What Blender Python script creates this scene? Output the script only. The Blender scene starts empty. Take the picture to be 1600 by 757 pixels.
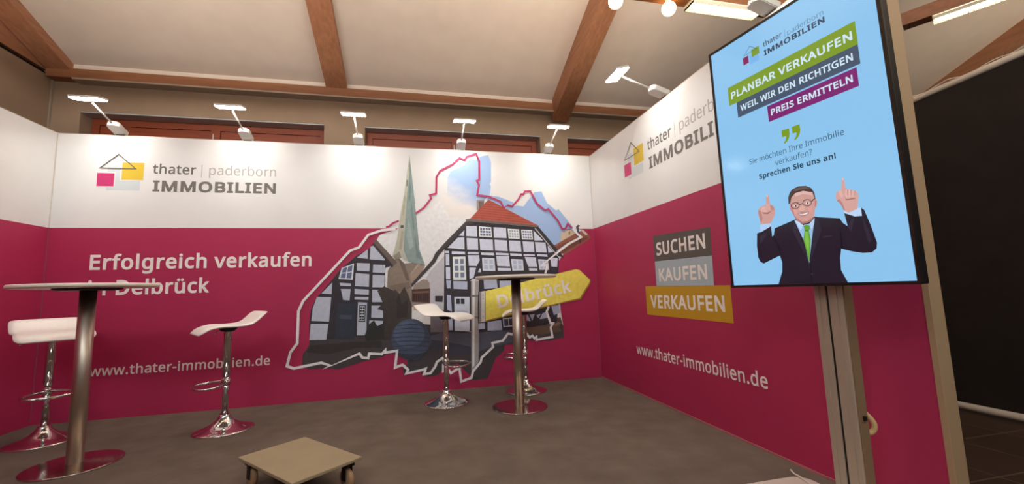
import bpy, bmesh, math, random
from mathutils import Vector, Matrix
from mathutils.geometry import tessellate_polygon
random.seed(4)
S = bpy.context.scene
COL = S.collection
PI = math.pi

# ------------------------------------------------------------------ camera, world, lights, exposure
CAM_LOC = Vector((-1.9818, -4.3865, 0.9789))
YAW, PITCH, ROLL, FPX = -0.2294, 0.1142, -0.0323, 654.03
cam_data = bpy.data.cameras.new('camera')
cam_data.sensor_width = 36.0
cam_data.lens = FPX / 1600 * 36.0
cam_data.clip_start = 0.02
cam = bpy.data.objects.new('camera', cam_data)
COL.objects.link(cam)
f_ = Vector((-math.sin(YAW) * math.cos(PITCH), math.cos(YAW) * math.cos(PITCH), math.sin(PITCH)))
r0 = Vector((math.cos(YAW), math.sin(YAW), 0))
u0 = r0.cross(f_)
r_ = math.cos(ROLL) * r0 + math.sin(ROLL) * u0
u_ = -math.sin(ROLL) * r0 + math.cos(ROLL) * u0
cam.matrix_world = Matrix(((r_.x, u_.x, -f_.x, CAM_LOC.x), (r_.y, u_.y, -f_.y, CAM_LOC.y), (r_.z, u_.z, -f_.z, CAM_LOC.z), (0, 0, 0, 1)))
S.camera = cam
S.view_settings.view_transform = 'Standard'
S.view_settings.look = 'None'
S.view_settings.gamma = 1
S.view_settings.use_curve_mapping = False
S.view_settings.exposure = 0.0

world = bpy.data.worlds.new('hall_air')
S.world = world
world.use_nodes = True
world.node_tree.nodes['Background'].inputs[0].default_value = (0.58, 0.575, 0.57, 1)
world.node_tree.nodes['Background'].inputs[1].default_value = 0.25

def area(name, loc, target, sx, sy, power, color, spread=180):
    l = bpy.data.lights.new(name, 'AREA')
    l.shape = 'RECTANGLE'; l.size = sx; l.size_y = sy; l.energy = power; l.color = color; l.spread = math.radians(spread)
    o = bpy.data.objects.new(name, l); COL.objects.link(o)
    o.location = loc
    o.rotation_euler = (Vector(target) - Vector(loc)).to_track_quat('-Z', 'Y').to_euler()
    return o
WARM = (1.0, 0.83, 0.64)
area('hall_fill', (-3.6, -5.6, 3.4), (-2.6, 0, 1.5), 1.8, 0.5, 51, (0.95, 0.98, 1.0))  # pair of added, unseen fills brightening walls and furniture from behind the camera
area('hall_fill', (-0.9, -5.6, 3.4), (-1.0, 0, 1.5), 1.8, 0.5, 53, (0.95, 0.98, 1.0))
area('hall_fill', (-3.9, -4.5, 3.4), (-4.0, 0.0, 5.2), 2.8, 0.5, 70, (1.0, 0.88, 0.77), 62)  # added unseen lights, aimed upwards to brighten the ceiling
area('hall_fill', (-0.3, -4.5, 3.4), (-0.4, 0.0, 5.2), 2.8, 0.5, 62, (1.0, 0.85, 0.70), 62)
area('hall_fill', (4.8, -4.2, 3.2), (5.0, 0.0, 4.7), 2.0, 0.5, 17, WARM, 70)  # added unseen fill for the ceiling at the far right
area('hall_fill', (1.2, -4.8, 3.0), (0.2, -3.0, 1.2), 1.0, 0.4, 15, (1.0, 0.74, 0.46))  # added unseen warm fill falling on the end post

# ------------------------------------------------------------------ materials
def lin(c):
    c /= 255.0
    return c / 12.92 if c <= 0.04045 else ((c + 0.055) / 1.055) ** 2.4
def hexc(h):
    if not isinstance(h, str): return (lin(h[0]), lin(h[1]), lin(h[2]), 1)
    return (lin(int(h[0:2], 16)), lin(int(h[2:4], 16)), lin(int(h[4:6], 16)), 1)
MATS = {}
def mat(name, color, rough=0.6, metal=0.0, var=0.0, scale=8.0, stretch=(1, 1, 1), bump=0.0, spec=0.5, coat=0.0):
    if name in MATS: return MATS[name]
    m = bpy.data.materials.new(name); m.use_nodes = True
    nt = m.node_tree; b = nt.nodes['Principled BSDF']
    col = hexc(color) if isinstance(color, str) else color
    b.inputs['Base Color'].default_value = col
    b.inputs['Roughness'].default_value = rough
    b.inputs['Metallic'].default_value = metal
    b.inputs['Specular IOR Level'].default_value = spec
    b.inputs['Coat Weight'].default_value = coat
    if var or bump:
        tc = nt.nodes.new('ShaderNodeTexCoord'); mp = nt.nodes.new('ShaderNodeMapping')
        mp.inputs['Scale'].default_value = stretch
        nz = nt.nodes.new('ShaderNodeTexNoise'); nz.inputs['Scale'].default_value = scale; nz.inputs['Detail'].default_value = 6
        nt.links.new(tc.outputs['Object'], mp.inputs[0]); nt.links.new(mp.outputs[0], nz.inputs['Vector'])
        if var:
            rp = nt.nodes.new('ShaderNodeValToRGB')
            rp.color_ramp.elements[0].position = 0.3; rp.color_ramp.elements[1].position = 0.7
            rp.color_ramp.elements[0].color = tuple(c * (1 - var) for c in col[:3]) + (1,)
            rp.color_ramp.elements[1].color = tuple(min(1, c * (1 + var)) for c in col[:3]) + (1,)
            nt.links.new(nz.outputs['Fac'], rp.inputs[0]); nt.links.new(rp.outputs[0], b.inputs['Base Color'])
        if bump:
            bp = nt.nodes.new('ShaderNodeBump'); bp.inputs['Strength'].default_value = bump; bp.inputs['Distance'].default_value = 0.01
            nt.links.new(nz.outputs['Fac'], bp.inputs['Height']); nt.links.new(bp.outputs[0], b.inputs['Normal'])
    MATS[name] = m
    return m
def glow(name, color, strength):
    if name in MATS: return MATS[name]
    m = bpy.data.materials.new(name); m.use_nodes = True
    b = m.node_tree.nodes['Principled BSDF']
    b.inputs['Base Color'].default_value = (0.8, 0.8, 0.8, 1)
    b.inputs['Emission Color'].default_value = hexc(color)
    b.inputs['Emission Strength'].default_value = strength
    MATS[name] = m
    return m
def lit(h):                                     # a patch of the switched-on display
    n = 'display_' + (h if isinstance(h, str) else '_'.join(str(v) for v in h))
    if n in MATS: return MATS[n]
    m = bpy.data.materials.new(n); m.use_nodes = True
    b = m.node_tree.nodes['Principled BSDF']
    b.inputs['Base Color'].default_value = (0.012, 0.012, 0.014, 1)
    b.inputs['Roughness'].default_value = 0.12
    b.inputs['Specular IOR Level'].default_value = 0.45
    b.inputs['Emission Color'].default_value = hexc(h)
    b.inputs['Emission Strength'].default_value = 0.97
    MATS[n] = m
    return m
def ink():                                      # printed vinyl, colour from the print itself
    if 'printed_vinyl' in MATS: return MATS['printed_vinyl']
    m = bpy.data.materials.new('printed_vinyl'); m.use_nodes = True
    nt = m.node_tree; b = nt.nodes['Principled BSDF']
    a = nt.nodes.new('ShaderNodeVertexColor'); a.layer_name = 'ink'
    nz = nt.nodes.new('ShaderNodeTexNoise'); nz.inputs['Scale'].default_value = 28; nz.inputs['Detail'].default_value = 8
    tc = nt.nodes.new('ShaderNodeTexCoord'); nt.links.new(tc.outputs['Object'], nz.inputs['Vector'])
    mr = nt.nodes.new('ShaderNodeMapRange'); mr.inputs[1].default_value = 0.3; mr.inputs[2].default_value = 0.7; mr.inputs[3].default_value = 0.92; mr.inputs[4].default_value = 1.06
    mx = nt.nodes.new('ShaderNodeVectorMath'); mx.operation = 'SCALE'
    nt.links.new(nz.outputs['Fac'], mr.inputs[0]); nt.links.new(a.outputs['Color'], mx.inputs[0]); nt.links.new(mr.outputs[0], mx.inputs['Scale'])
    nt.links.new(mx.outputs[0], b.inputs['Base Color'])
    b.inputs['Roughness'].default_value = 0.55; b.inputs['Specular IOR Level'].default_value = 0.3
    MATS['printed_vinyl'] = m
    return m
WALLWHITE = mat('white_panel', 'e8e8e7', 0.55, var=0.02, scale=3, spec=0.3)
MAGENTA = mat('magenta_panel', 'ae2f57', 0.5, var=0.03, scale=2.5, spec=0.3)
INKWHITE = mat('white_lettering', 'f4eeea', 0.5, spec=0.3)
GREY_D = mat('dark_grey_lettering', '6c6863', 0.5, spec=0.3)
GREY_M = mat('mid_grey_lettering', '75716c', 0.5, spec=0.3)
GREY_L = mat('light_grey_lettering', 'b3afaa', 0.5, spec=0.3)
OCHRE = mat('ochre_print', 'd8b93c', 0.5, spec=0.3)
PINKSQ = mat('magenta_print', 'c73a72', 0.5, spec=0.3)
PALEBLUE = mat('pale_blue_print', 'cfd8da', 0.5, spec=0.3)
ANTHRA = mat('anthracite_print', '5d5652', 0.5, spec=0.3)
SKYBOX = mat('grey_blue_print', 'aebdc6', 0.5, spec=0.3)
GOLD = mat('gold_print', 'c79a26', 0.5, spec=0.3)
CHROME = mat('polished_chrome', 'd9d6d2', 0.07, 1.0)
STEEL = mat('brushed_steel', 'c0b2a2', 0.42, 1.0, var=0.05, scale=40, stretch=(1, 1, 0.02))
BASEST = mat('polished_steel_base', 'c8bfb8', 0.13, 1.0)
SEATWHITE = mat('white_leatherette', 'f4efe8', 0.38, var=0.02, scale=60, bump=0.04)
TOPWHITE = mat('cream_laminate', 'efe5d6', 0.4, var=0.03, scale=14)
BLACK = mat('black_plastic', '161414', 0.4)
DARKMETAL = mat('dark_metal', '2b2624', 0.5, 0.6)
WOOD = mat('brown_beam_wood', 'b07a58', 0.6, var=0.16, scale=5, stretch=(6, 0.5, 6), bump=0.05)
WOODX = mat('brown_plate_wood', '98633f', 0.6, var=0.16, scale=5, stretch=(0.5, 6, 6), bump=0.05)
WINWOOD = mat('red_brown_window_wood', '96472a', 0.45, var=0.14, scale=6, stretch=(0.6, 6, 8))
PLASTER = mat('warm_white_plaster', 'd9cabb', 0.85, var=0.03, scale=5, bump=0.03)
GREYWALL = mat('grey_brown_plaster', 'a8917a', 0.85, var=0.05, scale=4, bump=0.03)
SOFFIT = mat('pale_reveal_paint', 'c6ced2', 0.7)
CARPETM = mat('brown_grey_carpet', '665a51', 0.95, var=0.14, scale=5, bump=0.25, spec=0.1)
TILE = mat('dark_brown_tile', '44332a', 0.5, var=0.25, scale=3, spec=0.3)
FABRIC = mat('black_cloth', '2e2824', 0.9, var=0.1, scale=5, spec=0.05)
TUBEWHITE = mat('white_tube', 'd8cdbd', 0.4)
LAMPWHITE = mat('white_lamp_plastic', 'dcd8d0', 0.4)
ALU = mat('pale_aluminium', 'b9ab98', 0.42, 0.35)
ALU_SHADED = mat('aluminium_shaded_side', '9a7c60', 0.42, 0.35)  # same aluminium, darker and browner: shade of the column's side put into the colour
POSTM = mat('cream_end_post', 'a98c6c', 0.5)
DOLLYTOP = mat('olive_beige_board', '948467', 0.7, var=0.06, scale=6)
RUBBER = mat('tan_rubber', 'a98560', 0.5)
LED = glow('led_panel_light', 'fffaf2', 112)
TUBE = glow('fluorescent_light', 'ffe2ac', 22)
BULB = glow('warm_bulb_light', 'ffd690', 9)

# ------------------------------------------------------------------ mesh helpers
def link(name, bm, mats, parent=None, smooth=False, loc=None):
    me = bpy.data.meshes.new(name)
    bm.to_mesh(me); bm.free()
    for m in (mats if isinstance(mats, (list, tuple)) else [mats]): me.materials.append(m)
    if smooth:
        for p in me.polygons: p.use_smooth = True
    o = bpy.data.objects.new(name, me); COL.objects.link(o)
    if parent: o.parent = parent
    if loc: o.location = loc
    return o
def tag(o, label, cat, group=None):
    o['label'] = label; o['category'] = cat
    if group: o['group'] = group
    return o
def thing(name, label, cat, loc=(0, 0, 0), rz=0, group=None):
    o = bpy.data.objects.new(name, None); COL.objects.link(o)
    o.location = loc; o.rotation_euler = (0, 0, rz); o.empty_display_size = 0.1
    return tag(o, label, cat, group)
def struct(name, bm, m, parent=None, smooth=False):
    o = link(name, bm, m, parent, smooth)
    if not parent: o['kind'] = 'structure'
    return o
def box(bm, x0, x1, y0, y1, z0, z1, bev=0.0, mi=0, mtx=None):
    r = bmesh.ops.create_cube(bm, size=1)
    vs = r['verts']
    for v in vs:
        v.co = Vector((x0 + (v.co.x + .5) * (x1 - x0), y0 + (v.co.y + .5) * (y1 - y0), z0 + (v.co.z + .5) * (z1 - z0)))
    fs = {f for v in vs for f in v.link_faces}
    for f in fs: f.material_index = mi
    if bev:
        es = list({e for v in vs for e in v.link_edges})
        g = bmesh.ops.bevel(bm, geom=es, offset=bev, segments=2, affect='EDGES', profile=0.5)
        vs = list({v for f in g['faces'] for v in f.verts} | {v for v in vs if v.is_valid})
    if mtx:
        bmesh.ops.transform(bm, matrix=mtx, verts=[v for v in vs if v.is_valid])
    return vs
def B(*a, **k):
    bm = bmesh.new(); box(bm, *a, **k); return bm
def lathe(bm, prof, n=48, c=(0, 0, 0), mi=0):
    rings = []
    for r, z in prof:
        if r < 1e-6: rings.append([bm.verts.new((c[0], c[1], c[2] + z))])
        else: rings.append([bm.verts.new((c[0] + r * math.cos(2 * PI * i / n), c[1] + r * math.sin(2 * PI * i / n), c[2] + z)) for i in range(n)])
    for a, b in zip(rings, rings[1:]):
        for i in range(n):
            j = (i + 1) % n
            q = [a[i % len(a)], a[j % len(a)], b[j % len(b)], b[i % len(b)]]
            q = list(dict.fromkeys(q))
            if len(q) > 2:
                f = bm.faces.new(q); f.material_index = mi
    bmesh.ops.recalc_face_normals(bm, faces=bm.faces)
    return bm
def tube(bm, pts, r, n=12, closed=False, cap=True):
    pts = [Vector(p) for p in pts]; m = len(pts); rings = []; up = None
    for i, p in enumerate(pts):
        if closed: t = (pts[(i + 1) % m] - pts[i - 1]).normalized()
        else: t = (pts[min(i + 1, m - 1)] - pts[max(i - 1, 0)]).normalized()
        if up is None: up = t.orthogonal().normalized()
        up = (up - t * up.dot(t)).normalized()
        s = t.cross(up); rr = r[i] if isinstance(r, (list, tuple)) else r
        rings.append([bm.verts.new(p + rr * (math.cos(2 * PI * k / n) * up + math.sin(2 * PI * k / n) * s)) for k in range(n)])
    for i in range(m if closed else m - 1):
        a, b = rings[i], rings[(i + 1) % m]
        for k in range(n): bm.faces.new((a[k], a[(k + 1) % n], b[(k + 1) % n], b[k]))
    if cap and not closed:
        bm.faces.new(rings[0][::-1]); bm.faces.new(rings[-1])
    bmesh.ops.recalc_face_normals(bm, faces=bm.faces)
    return bm
def smooth_path(pts, n=6, closed=False):
    P = [Vector(p) for p in pts]; m = len(P); out = []
    for i in range(m if closed else m - 1):
        a, b = P[i], P[(i + 1) % m]
        p0 = P[i - 1] if (closed or i > 0) else a; p3 = P[(i + 2) % m] if (closed or i + 2 < m) else b
        for k in range(n):
            t = k / n
            out.append(0.5 * ((2 * a) + (b - p0) * t + (2 * p0 - 5 * a + 4 * b - p3) * t * t + (3 * a - p0 - 3 * b + p3) * t ** 3))
    if not closed: out.append(P[-1])
    return out
class Frame:                                    # a flat surface that carries print: origin, right, up, outward
    def __init__(s, o, ex, ey, n):
        s.o, s.ex, s.ey, s.n = Vector(o), Vector(ex).normalized(), Vector(ey).normalized(), Vector(n).normalized()
    def __call__(s, x, y, h=0.0): return s.o + s.ex * x + s.ey * y + s.n * h
def flat(bm, fr, contours, h, mi=0, color=None, layer=None):
    vs3 = [[Vector((p[0], p[1], 0)) for p in c] for c in contours]
    tris = tessellate_polygon(vs3)
    allp = [p for c in contours for p in c]
    bv = [bm.verts.new(fr(p[0], p[1], h)) for p in allp]
    for t in tris:
        if len({*t}) < 3: continue
        try: f = bm.faces.new([bv[i] for i in t])
        except ValueError: continue
        f.normal_update()
        if f.normal.dot(fr.n) < 0: f.normal_flip()
        f.material_index = mi
        if color is not None:
            for l in f.loops: l[layer] = color
def rect(x0, y0, x1, y1): return [[(x0, y0), (x1, y0), (x1, y1), (x0, y1)]]
def stroke(c, d):
    """pieces that thicken a contour by d on its outer side: one strip per edge, one wedge per convex corner"""
    n = len(c); out = []
    ns = []
    for i in range(n):
        p, q = Vector(c[i]), Vector(c[(i + 1) % n]); e = q - p
        ns.append(Vector((e.y, -e.x)).normalized() if e.length > 1e-9 else None)
    for i in range(n):
        p, q, m = Vector(c[i]), Vector(c[(i + 1) % n]), ns[i]
        if m is None: continue
        a, b = p + m * d, q + m * d
        out.append([(p.x, p.y), (q.x, q.y), (b.x, b.y), (a.x, a.y)])
        m2 = ns[(i + 1) % n]
        if m2 is None: continue
        if (m.x * m2.y - m.y * m2.x) * (1 if d > 0 else -1) > 0.02:
            h = (m + m2)
            if h.length < 1e-3: continue
            h.normalize(); k = max(0.55, h.dot(m)); t = q + h * d / k; g = q + m2 * d
            out.append([(q.x, q.y), (b.x, b.y), (t.x, t.y), (g.x, g.y)])
    return out
def fatten(c, d):
    n = len(c); a = 0; out = []
    for i in range(n):
        p, q = c[i], c[(i + 1) % n]; a += p[0] * q[1] - q[0] * p[1]
    for i in range(n):
        p0, p1, p2 = c[i - 1], c[i], c[(i + 1) % n]
        e1 = Vector((p1[0] - p0[0], p1[1] - p0[1])); e2 = Vector((p2[0] - p1[0], p2[1] - p1[1]))
        if e1.length < 1e-9 or e2.length < 1e-9: out.append(p1); continue
        e1.normalize(); e2.normalize()
        m = Vector((e1.y + e2.y, -e1.x - e2.x))
        if m.length < 1e-6: out.append(p1); continue
        m.normalize(); k = max(0.45, m.dot(Vector((e1.y, -e1.x))))
        out.append((p1[0] + m.x * d / k, p1[1] + m.y * d / k))
    return out

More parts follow.
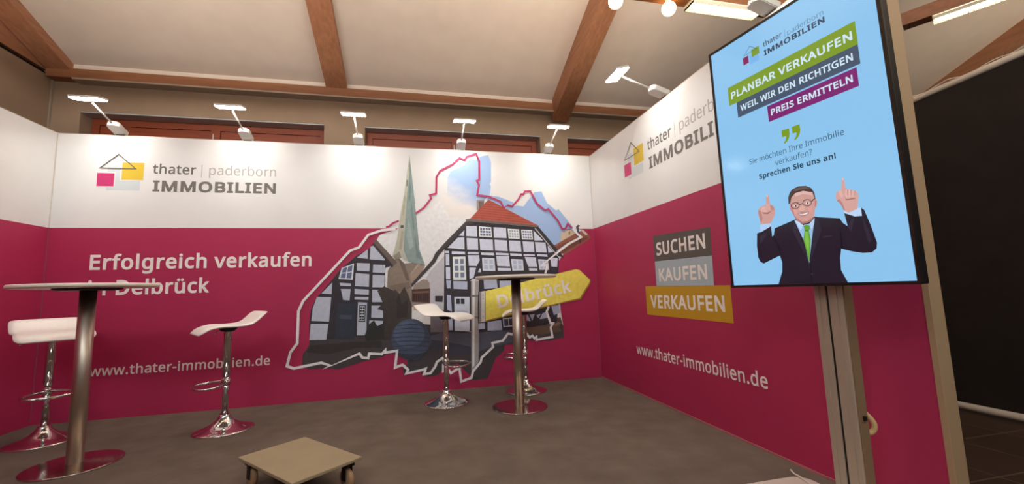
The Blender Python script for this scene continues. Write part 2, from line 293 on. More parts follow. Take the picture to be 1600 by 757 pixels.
CAP=573
GLYPHS={" ":[208,[]],"!":[215,[[131,161,85,161,65,573,151,573],[58,43,61,69,72,85,88,94,107,97,126,94,142,85,153,69,157,43,153,18,142,2,126,-8,107,-11,88,-8,72,2,61,18]]],"-":[258,[[32,184,32,246,226,246,226,184]]],".":[215,[[58,43,61,69,72,85,88,94,107,97,126,94,142,85,153,69,157,43,153,18,142,2,126,-8,107,-11,88,-8,72,2,61,18]]],"?":[348,[[112,183,118,235,139,277,180,319,228,363,253,398,260,439,254,473,235,498,204,514,163,519,93,509,34,485,10,541,81,569,122,578,168,581,235,571,285,543,317,498,327,440,324,407,316,379,283,332,233,287,192,248,173,215,168,175,168,161,112,161],[94,43,97,69,108,85,124,94,144,97,162,94,178,85,189,69,192,43,189,18,178,2,162,-8,144,-11,124,-8,108,2,97,18]]],"A":[512,[[437,0,368,177,141,177,73,0,0,0,224,575,289,575,512,0],[282,415,274,438,263,473,255,500,247,468,238,438,230,415,165,241,346,241]]],"B":[521,[[241,573,336,565,404,541,445,497,459,431,456,399,446,371,431,347,409,328,382,313,350,304,350,300,415,279,441,261,461,236,474,203,478,163,472,115,454,74,425,42,385,19,337,5,279,0,78,0,78,573],[256,329,318,335,357,352,377,382,384,423,376,463,351,490,308,506,245,511,150,511,150,329],[150,269,150,61,265,61,330,68,371,91,394,125,401,168,398,197,388,221,370,241,344,256,307,266,260,269]]],"C":[506,[[323,517,280,513,241,502,206,482,178,456,155,423,139,383,129,337,125,286,131,220,147,164,175,117,213,83,262,62,322,55,394,62,460,78,460,15,393,-2,312,-8,232,1,166,28,115,72,78,131,56,203,49,287,53,349,67,406,89,456,120,499,159,534,206,559,261,575,324,581,409,572,482,547,453,486,394,508]]],"D":[585,[[536,292,528,203,501,131,457,74,399,33,325,8,237,0,78,0,78,573,254,573,335,565,404,540,460,501,502,446,528,377],[460,289,454,359,435,415,404,457,361,487,308,505,244,511,150,511,150,62,228,62,329,76,402,119,446,190]]],"E":[446,[[398,0,78,0,78,573,398,573,398,509,150,509,150,330,383,330,383,268,150,268,150,63,398,63]]],"F":[416,[[150,0,78,0,78,573,398,573,398,509,150,509,150,306,383,306,383,243,150,243]]],"G":[583,[[326,302,524,302,524,22,431,-1,323,-8,241,1,173,28,120,71,81,130,57,202,49,286,58,370,84,442,127,500,186,544,259,571,346,581,437,572,516,547,489,484,421,508,342,517,278,510,225,489,181,455,150,409,131,353,124,286,130,222,146,166,175,119,216,84,270,62,340,55,404,59,452,68,452,238,326,238]]],"H":[594,[[516,0,443,0,443,267,150,267,150,0,78,0,78,573,150,573,150,330,443,330,443,573,516,573]]],"I":[272,[[239,0,32,0,32,42,99,57,99,515,32,531,32,573,239,573,239,531,172,515,172,57,239,42]]],"K":[496,[[496,0,411,0,209,273,150,222,150,0,78,0,78,573,150,573,150,290,199,345,249,399,403,573,488,573,261,323]]],"L":[420,[[78,0,78,573,150,573,150,64,400,64,400,0]]],"M":[727,[[330,0,142,502,139,502,142,461,144,407,144,347,144,0,78,0,78,573,184,573,361,103,364,103,544,573,650,573,650,0,578,0,578,352,579,408,581,460,584,501,581,501,390,0]]],"N":[609,[[532,0,447,0,141,476,138,476,141,432,143,378,144,320,144,0,78,0,78,573,161,573,467,99,470,99,468,137,466,193,464,249,464,573,532,573]]],"O":[626,[[577,287,573,224,561,166,540,116,510,73,473,38,428,13,375,-3,314,-8,251,-3,196,13,151,39,114,73,85,116,65,167,53,224,49,288,56,370,78,442,114,500,166,545,232,572,314,581,393,572,459,545,510,501,547,442,570,370],[125,287,130,220,145,163,171,117,207,83,255,62,314,55,373,62,420,83,456,117,481,163,496,220,501,287,490,384,456,457,398,503,314,518,255,511,207,490,171,457,145,411,130,354]]],"P":[485,[[229,573,326,562,393,528,431,475,444,404,433,336,417,306,395,278,364,255,324,238,275,227,216,223,150,223,150,0,78,0,78,573],[223,511,150,511,150,285,208,285,258,288,298,296,330,311,352,334,365,363,370,401,361,449,334,484,289,504]]],"R":[498,[[236,573,301,568,353,555,393,532,422,500,439,460,444,410,440,368,427,334,408,306,385,285,330,257,487,0,403,0,264,237,150,237,150,0,78,0,78,573],[232,510,150,510,150,298,236,298,296,304,338,325,362,359,370,407,366,440,355,467,336,486,310,500,275,507]]],"S":[440,[[403,153,396,106,378,66,348,35,307,11,257,-3,198,-8,137,-5,83,4,41,19,41,88,113,65,201,55,240,57,273,66,298,79,316,98,327,120,330,147,327,173,318,194,302,213,277,230,196,265,131,294,85,330,57,375,48,435,54,477,71,513,99,542,136,563,180,576,231,581,318,572,389,549,366,487,302,508,229,517,196,515,169,507,148,494,133,478,124,457,121,434,124,407,133,386,149,367,172,351,246,318,332,279,362,255,385,228,398,194]]],"T":[446,[[259,0,187,0,187,509,8,509,8,573,437,573,437,509,259,509]]],"U":[586,[[513,202,507,146,489,95,459,52,416,20,360,-1,290,-8,196,7,128,50,86,118,72,204,72,573,144,573,144,201,154,139,182,93,228,64,294,55,342,59,379,73,407,96,427,126,438,161,442,202,442,573,513,573]]],"V":[481,[[481,573,277,0,204,0,0,573,75,573,204,205,220,160,231,119,241,80,250,119,262,161,277,207,405,573]]],"W":[745,[[735,573,583,0,510,0,399,375,389,410,380,443,373,471,370,488,367,471,361,443,352,409,342,373,234,0,161,0,10,573,85,573,174,223,183,186,190,151,196,118,201,87,206,119,213,154,222,191,232,227,333,573,407,573,512,225,523,187,532,151,538,117,544,87,550,129,560,175,572,224,660,573]]],"a":[450,[[231,437,299,428,347,403,376,358,385,293,385,0,334,0,320,61,317,61,279,22,234,-1,172,-8,136,-5,103,6,75,23,55,48,41,80,37,119,50,176,87,219,152,245,243,257,316,259,316,285,310,330,293,359,265,375,227,380,163,370,106,347,84,400,151,426],[252,208,184,200,141,182,118,155,110,119,115,87,132,66,157,53,188,49,238,56,279,79,306,117,315,172,315,210]]],"b":[493,[[139,461,138,410,135,373,139,373,161,398,189,419,226,432,272,437,344,423,401,381,437,312,449,215,444,147,427,91,400,48,365,17,322,-2,272,-8,226,-3,189,10,161,31,139,55,133,55,119,0,68,0,68,609,139,609],[260,379,219,374,188,361,165,339,150,308,142,268,139,217,139,214,145,144,165,93,202,61,261,51,312,61,348,93,369,145,376,216,369,287,348,338,311,368]]],"c":[385,[[241,-8,187,-2,139,15,99,45,69,87,50,143,44,213,51,284,71,342,102,385,142,415,191,432,245,438,309,431,358,415,337,356,292,370,244,376,204,371,172,358,148,335,131,303,120,263,117,213,120,166,131,126,148,94,172,71,202,58,240,53,302,60,351,78,351,15,304,-2]]],"d":[493,[[221,-8,148,6,92,48,56,117,44,214,56,311,93,381,149,424,221,438,280,429,323,407,354,374,359,374,356,405,354,438,354,609,425,609,425,0,368,0,358,58,354,58,323,24,279,1],[232,51,290,60,328,88,348,135,355,200,355,213,349,284,329,336,291,369,231,379,181,368,146,334,124,281,117,213,124,144,146,93,181,61]]],"e":[452,[[234,438,286,432,329,414,364,385,390,346,406,299,411,244,411,201,117,201,127,137,154,90,197,62,254,52,327,60,392,82,392,20,327,-1,251,-8,194,-2,143,17,101,48,70,91,51,146,44,212,50,277,68,333,96,378,134,411,181,431],[233,380,188,372,154,348,130,309,119,257,338,257,335,292,326,322,312,346,292,364,266,376]]],"f":[276,[[266,375,158,375,158,0,87,0,87,375,12,375,12,408,87,432,87,457,92,507,104,547,124,577,152,597,186,609,227,613,274,609,310,599,292,544,262,552,228,556,197,550,175,532,162,502,158,458,158,430,266,430]]],"g":[493,[[221,438,261,434,297,422,329,402,355,373,359,373,369,430,425,430,425,-7,420,-63,404,-109,378,-146,341,-172,293,-187,233,-192,147,-186,78,-165,78,-100,149,-125,237,-134,286,-126,324,-101,347,-63,355,-13,355,4,356,32,358,57,354,57,329,28,299,8,263,-4,221,-8,147,7,91,51,56,121,44,214,56,306,91,377,147,423],[230,379,197,374,169,359,147,336,130,303,120,262,117,213,124,143,146,92,182,60,232,50,288,58,309,69,326,85,349,131,356,197,356,214,353,267,343,309,326,340,302,362,270,374]]],"h":[495,[[139,431,138,399,135,370,140,370,174,407,221,429,273,437,321,433,360,421,391,400,413,370,426,330,431,280,431,0,361,0,361,275,355,321,338,353,308,372,265,379,222,374,189,360,166,338,150,308,142,269,139,222,139,0,68,0,68,609,139,609]]],"i":[207,[[139,430,139,0,68,0,68,430],[104,591,133,580,142,566,145,546,142,526,133,512,104,501,88,504,75,512,66,526,63,546,66,566,75,580,88,588]]],"k":[428,[[138,291,137,257,135,221,138,221,152,240,172,264,189,285,326,430,409,430,235,246,421,0,336,0,187,200,138,158,138,0,68,0,68,609,138,609]]],"l":[207,[[139,0,68,0,68,609,139,609]]],"m":[749,[[540,438,603,429,649,401,676,352,685,280,685,0,615,0,615,277,610,321,594,353,567,372,528,379,474,369,438,342,418,298,411,237,411,0,342,0,342,277,332,333,320,353,303,367,281,376,253,379,215,374,185,360,164,338,150,308,141,269,139,223,139,0,68,0,68,430,125,430,136,371,140,371,173,409,217,431,266,438,312,433,349,420,378,398,398,366,402,366,427,398,461,420,499,433]]],"n":[495,[[275,438,343,429,391,401,421,352,431,280,431,0,361,0,361,275,355,321,338,353,308,372,265,379,204,368,166,338,146,289,139,223,139,0,68,0,68,430,125,430,136,371,140,371,175,409,222,431]]],"o":[485,[[442,216,438,165,428,121,411,82,388,51,359,25,324,7,285,-4,241,-8,200,-4,163,7,129,25,100,51,77,82,59,121,48,165,44,216,50,282,68,336,97,380,137,412,186,431,244,438,299,431,347,412,387,380,417,336,436,282],[117,216,120,169,130,128,147,95,172,71,203,56,243,51,282,56,314,71,339,95,356,128,366,169,369,216,365,263,355,303,338,335,314,359,282,374,242,379,185,368,147,335,124,284]]],"p":[493,[[273,438,344,424,401,383,437,313,449,216,444,148,427,93,401,49,365,17,322,-2,272,-8,213,1,170,24,139,55,134,55,137,20,139,-16,139,-192,68,-192,68,430,126,430,136,371,139,371,170,405,213,429],[260,379,221,374,190,362,167,342,152,313,142,275,139,229,139,216,142,167,150,126,165,93,188,70,220,55,261,51,297,56,326,72,348,98,364,131,373,171,376,217,369,283,348,334,311,367]]],"r":[331,[[269,438,295,437,319,433,310,368,287,372,264,374,217,363,176,334,149,289,139,229,139,0,68,0,68,430,126,430,134,351,137,351,170,395,214,426,240,435]]],"s":[384,[[348,119,343,80,327,49,302,24,268,6,226,-4,176,-8,99,-1,42,19,42,83,104,60,178,49,224,53,256,66,274,86,280,112,271,141,239,167,174,196,103,228,76,245,57,266,45,292,41,324,52,372,85,408,137,430,202,438,275,430,339,409,315,353,258,372,197,380,159,377,131,366,114,350,108,328,119,298,154,274,219,246,289,215,314,197,333,176,344,150]]],"t":[289,[[212,50,245,53,272,59,272,5,240,-4,200,-8,167,-5,138,4,112,20,91,44,78,79,74,125,74,375,13,375,13,409,75,437,103,528,144,528,144,430,269,430,269,375,144,375,144,127,149,93,163,69,185,54]]],"u":[495,[[427,430,427,0,370,0,359,57,356,57,321,20,273,-1,220,-8,173,-4,134,8,103,29,81,59,68,99,63,148,63,430,135,430,135,153,141,108,158,76,188,57,230,51,273,55,306,69,330,91,345,121,354,160,357,206,357,430]]],"v":[407,[[163,0,0,430,75,430,167,176,180,137,193,96,201,63,204,63,214,96,227,138,241,176,332,430,407,430,244,0]]],"w":[630,[[346,243,336,276,328,308,321,335,316,357,313,357,308,335,302,307,294,275,284,242,207,1,127,1,9,431,82,431,141,201,153,154,163,109,169,73,172,73,178,97,185,128,193,160,201,188,277,431,354,431,428,188,440,149,451,109,457,74,460,74,466,108,477,153,489,201,549,431,621,431,502,1,419,1]]],"|":[442,[[192,609,250,609,250,-193,192,-193]]],"ö":[485,[[442,216,438,165,428,121,411,82,388,51,359,25,324,7,285,-4,241,-8,200,-4,163,7,129,25,100,51,77,82,59,121,48,165,44,216,50,282,68,336,97,380,137,412,186,431,244,438,299,431,347,412,387,380,417,336,436,282],[117,216,120,169,130,128,147,95,172,71,203,56,243,51,282,56,314,71,339,95,356,128,366,169,369,216,365,263,355,303,338,335,314,359,282,374,242,379,185,368,147,335,124,284],[131,546,134,564,142,576,168,585,195,576,203,564,206,546,203,529,195,516,168,506,142,516,134,529],[281,546,284,564,292,576,318,585,345,576,353,564,356,546,353,529,345,516,318,506,292,516,284,529]]],"ü":[495,[[427,430,427,0,370,0,359,57,356,57,321,20,273,-1,220,-8,173,-4,134,8,103,29,81,59,68,99,63,148,63,430,135,430,135,153,141,108,158,76,188,57,230,51,273,55,306,69,330,91,345,121,354,160,357,206,357,430],[136,546,138,564,147,576,173,585,200,576,208,564,211,546,208,529,200,516,173,506,147,516,138,529],[286,546,289,564,297,576,323,585,350,576,358,564,361,546,358,529,350,516,323,506,297,516,289,529]]]}
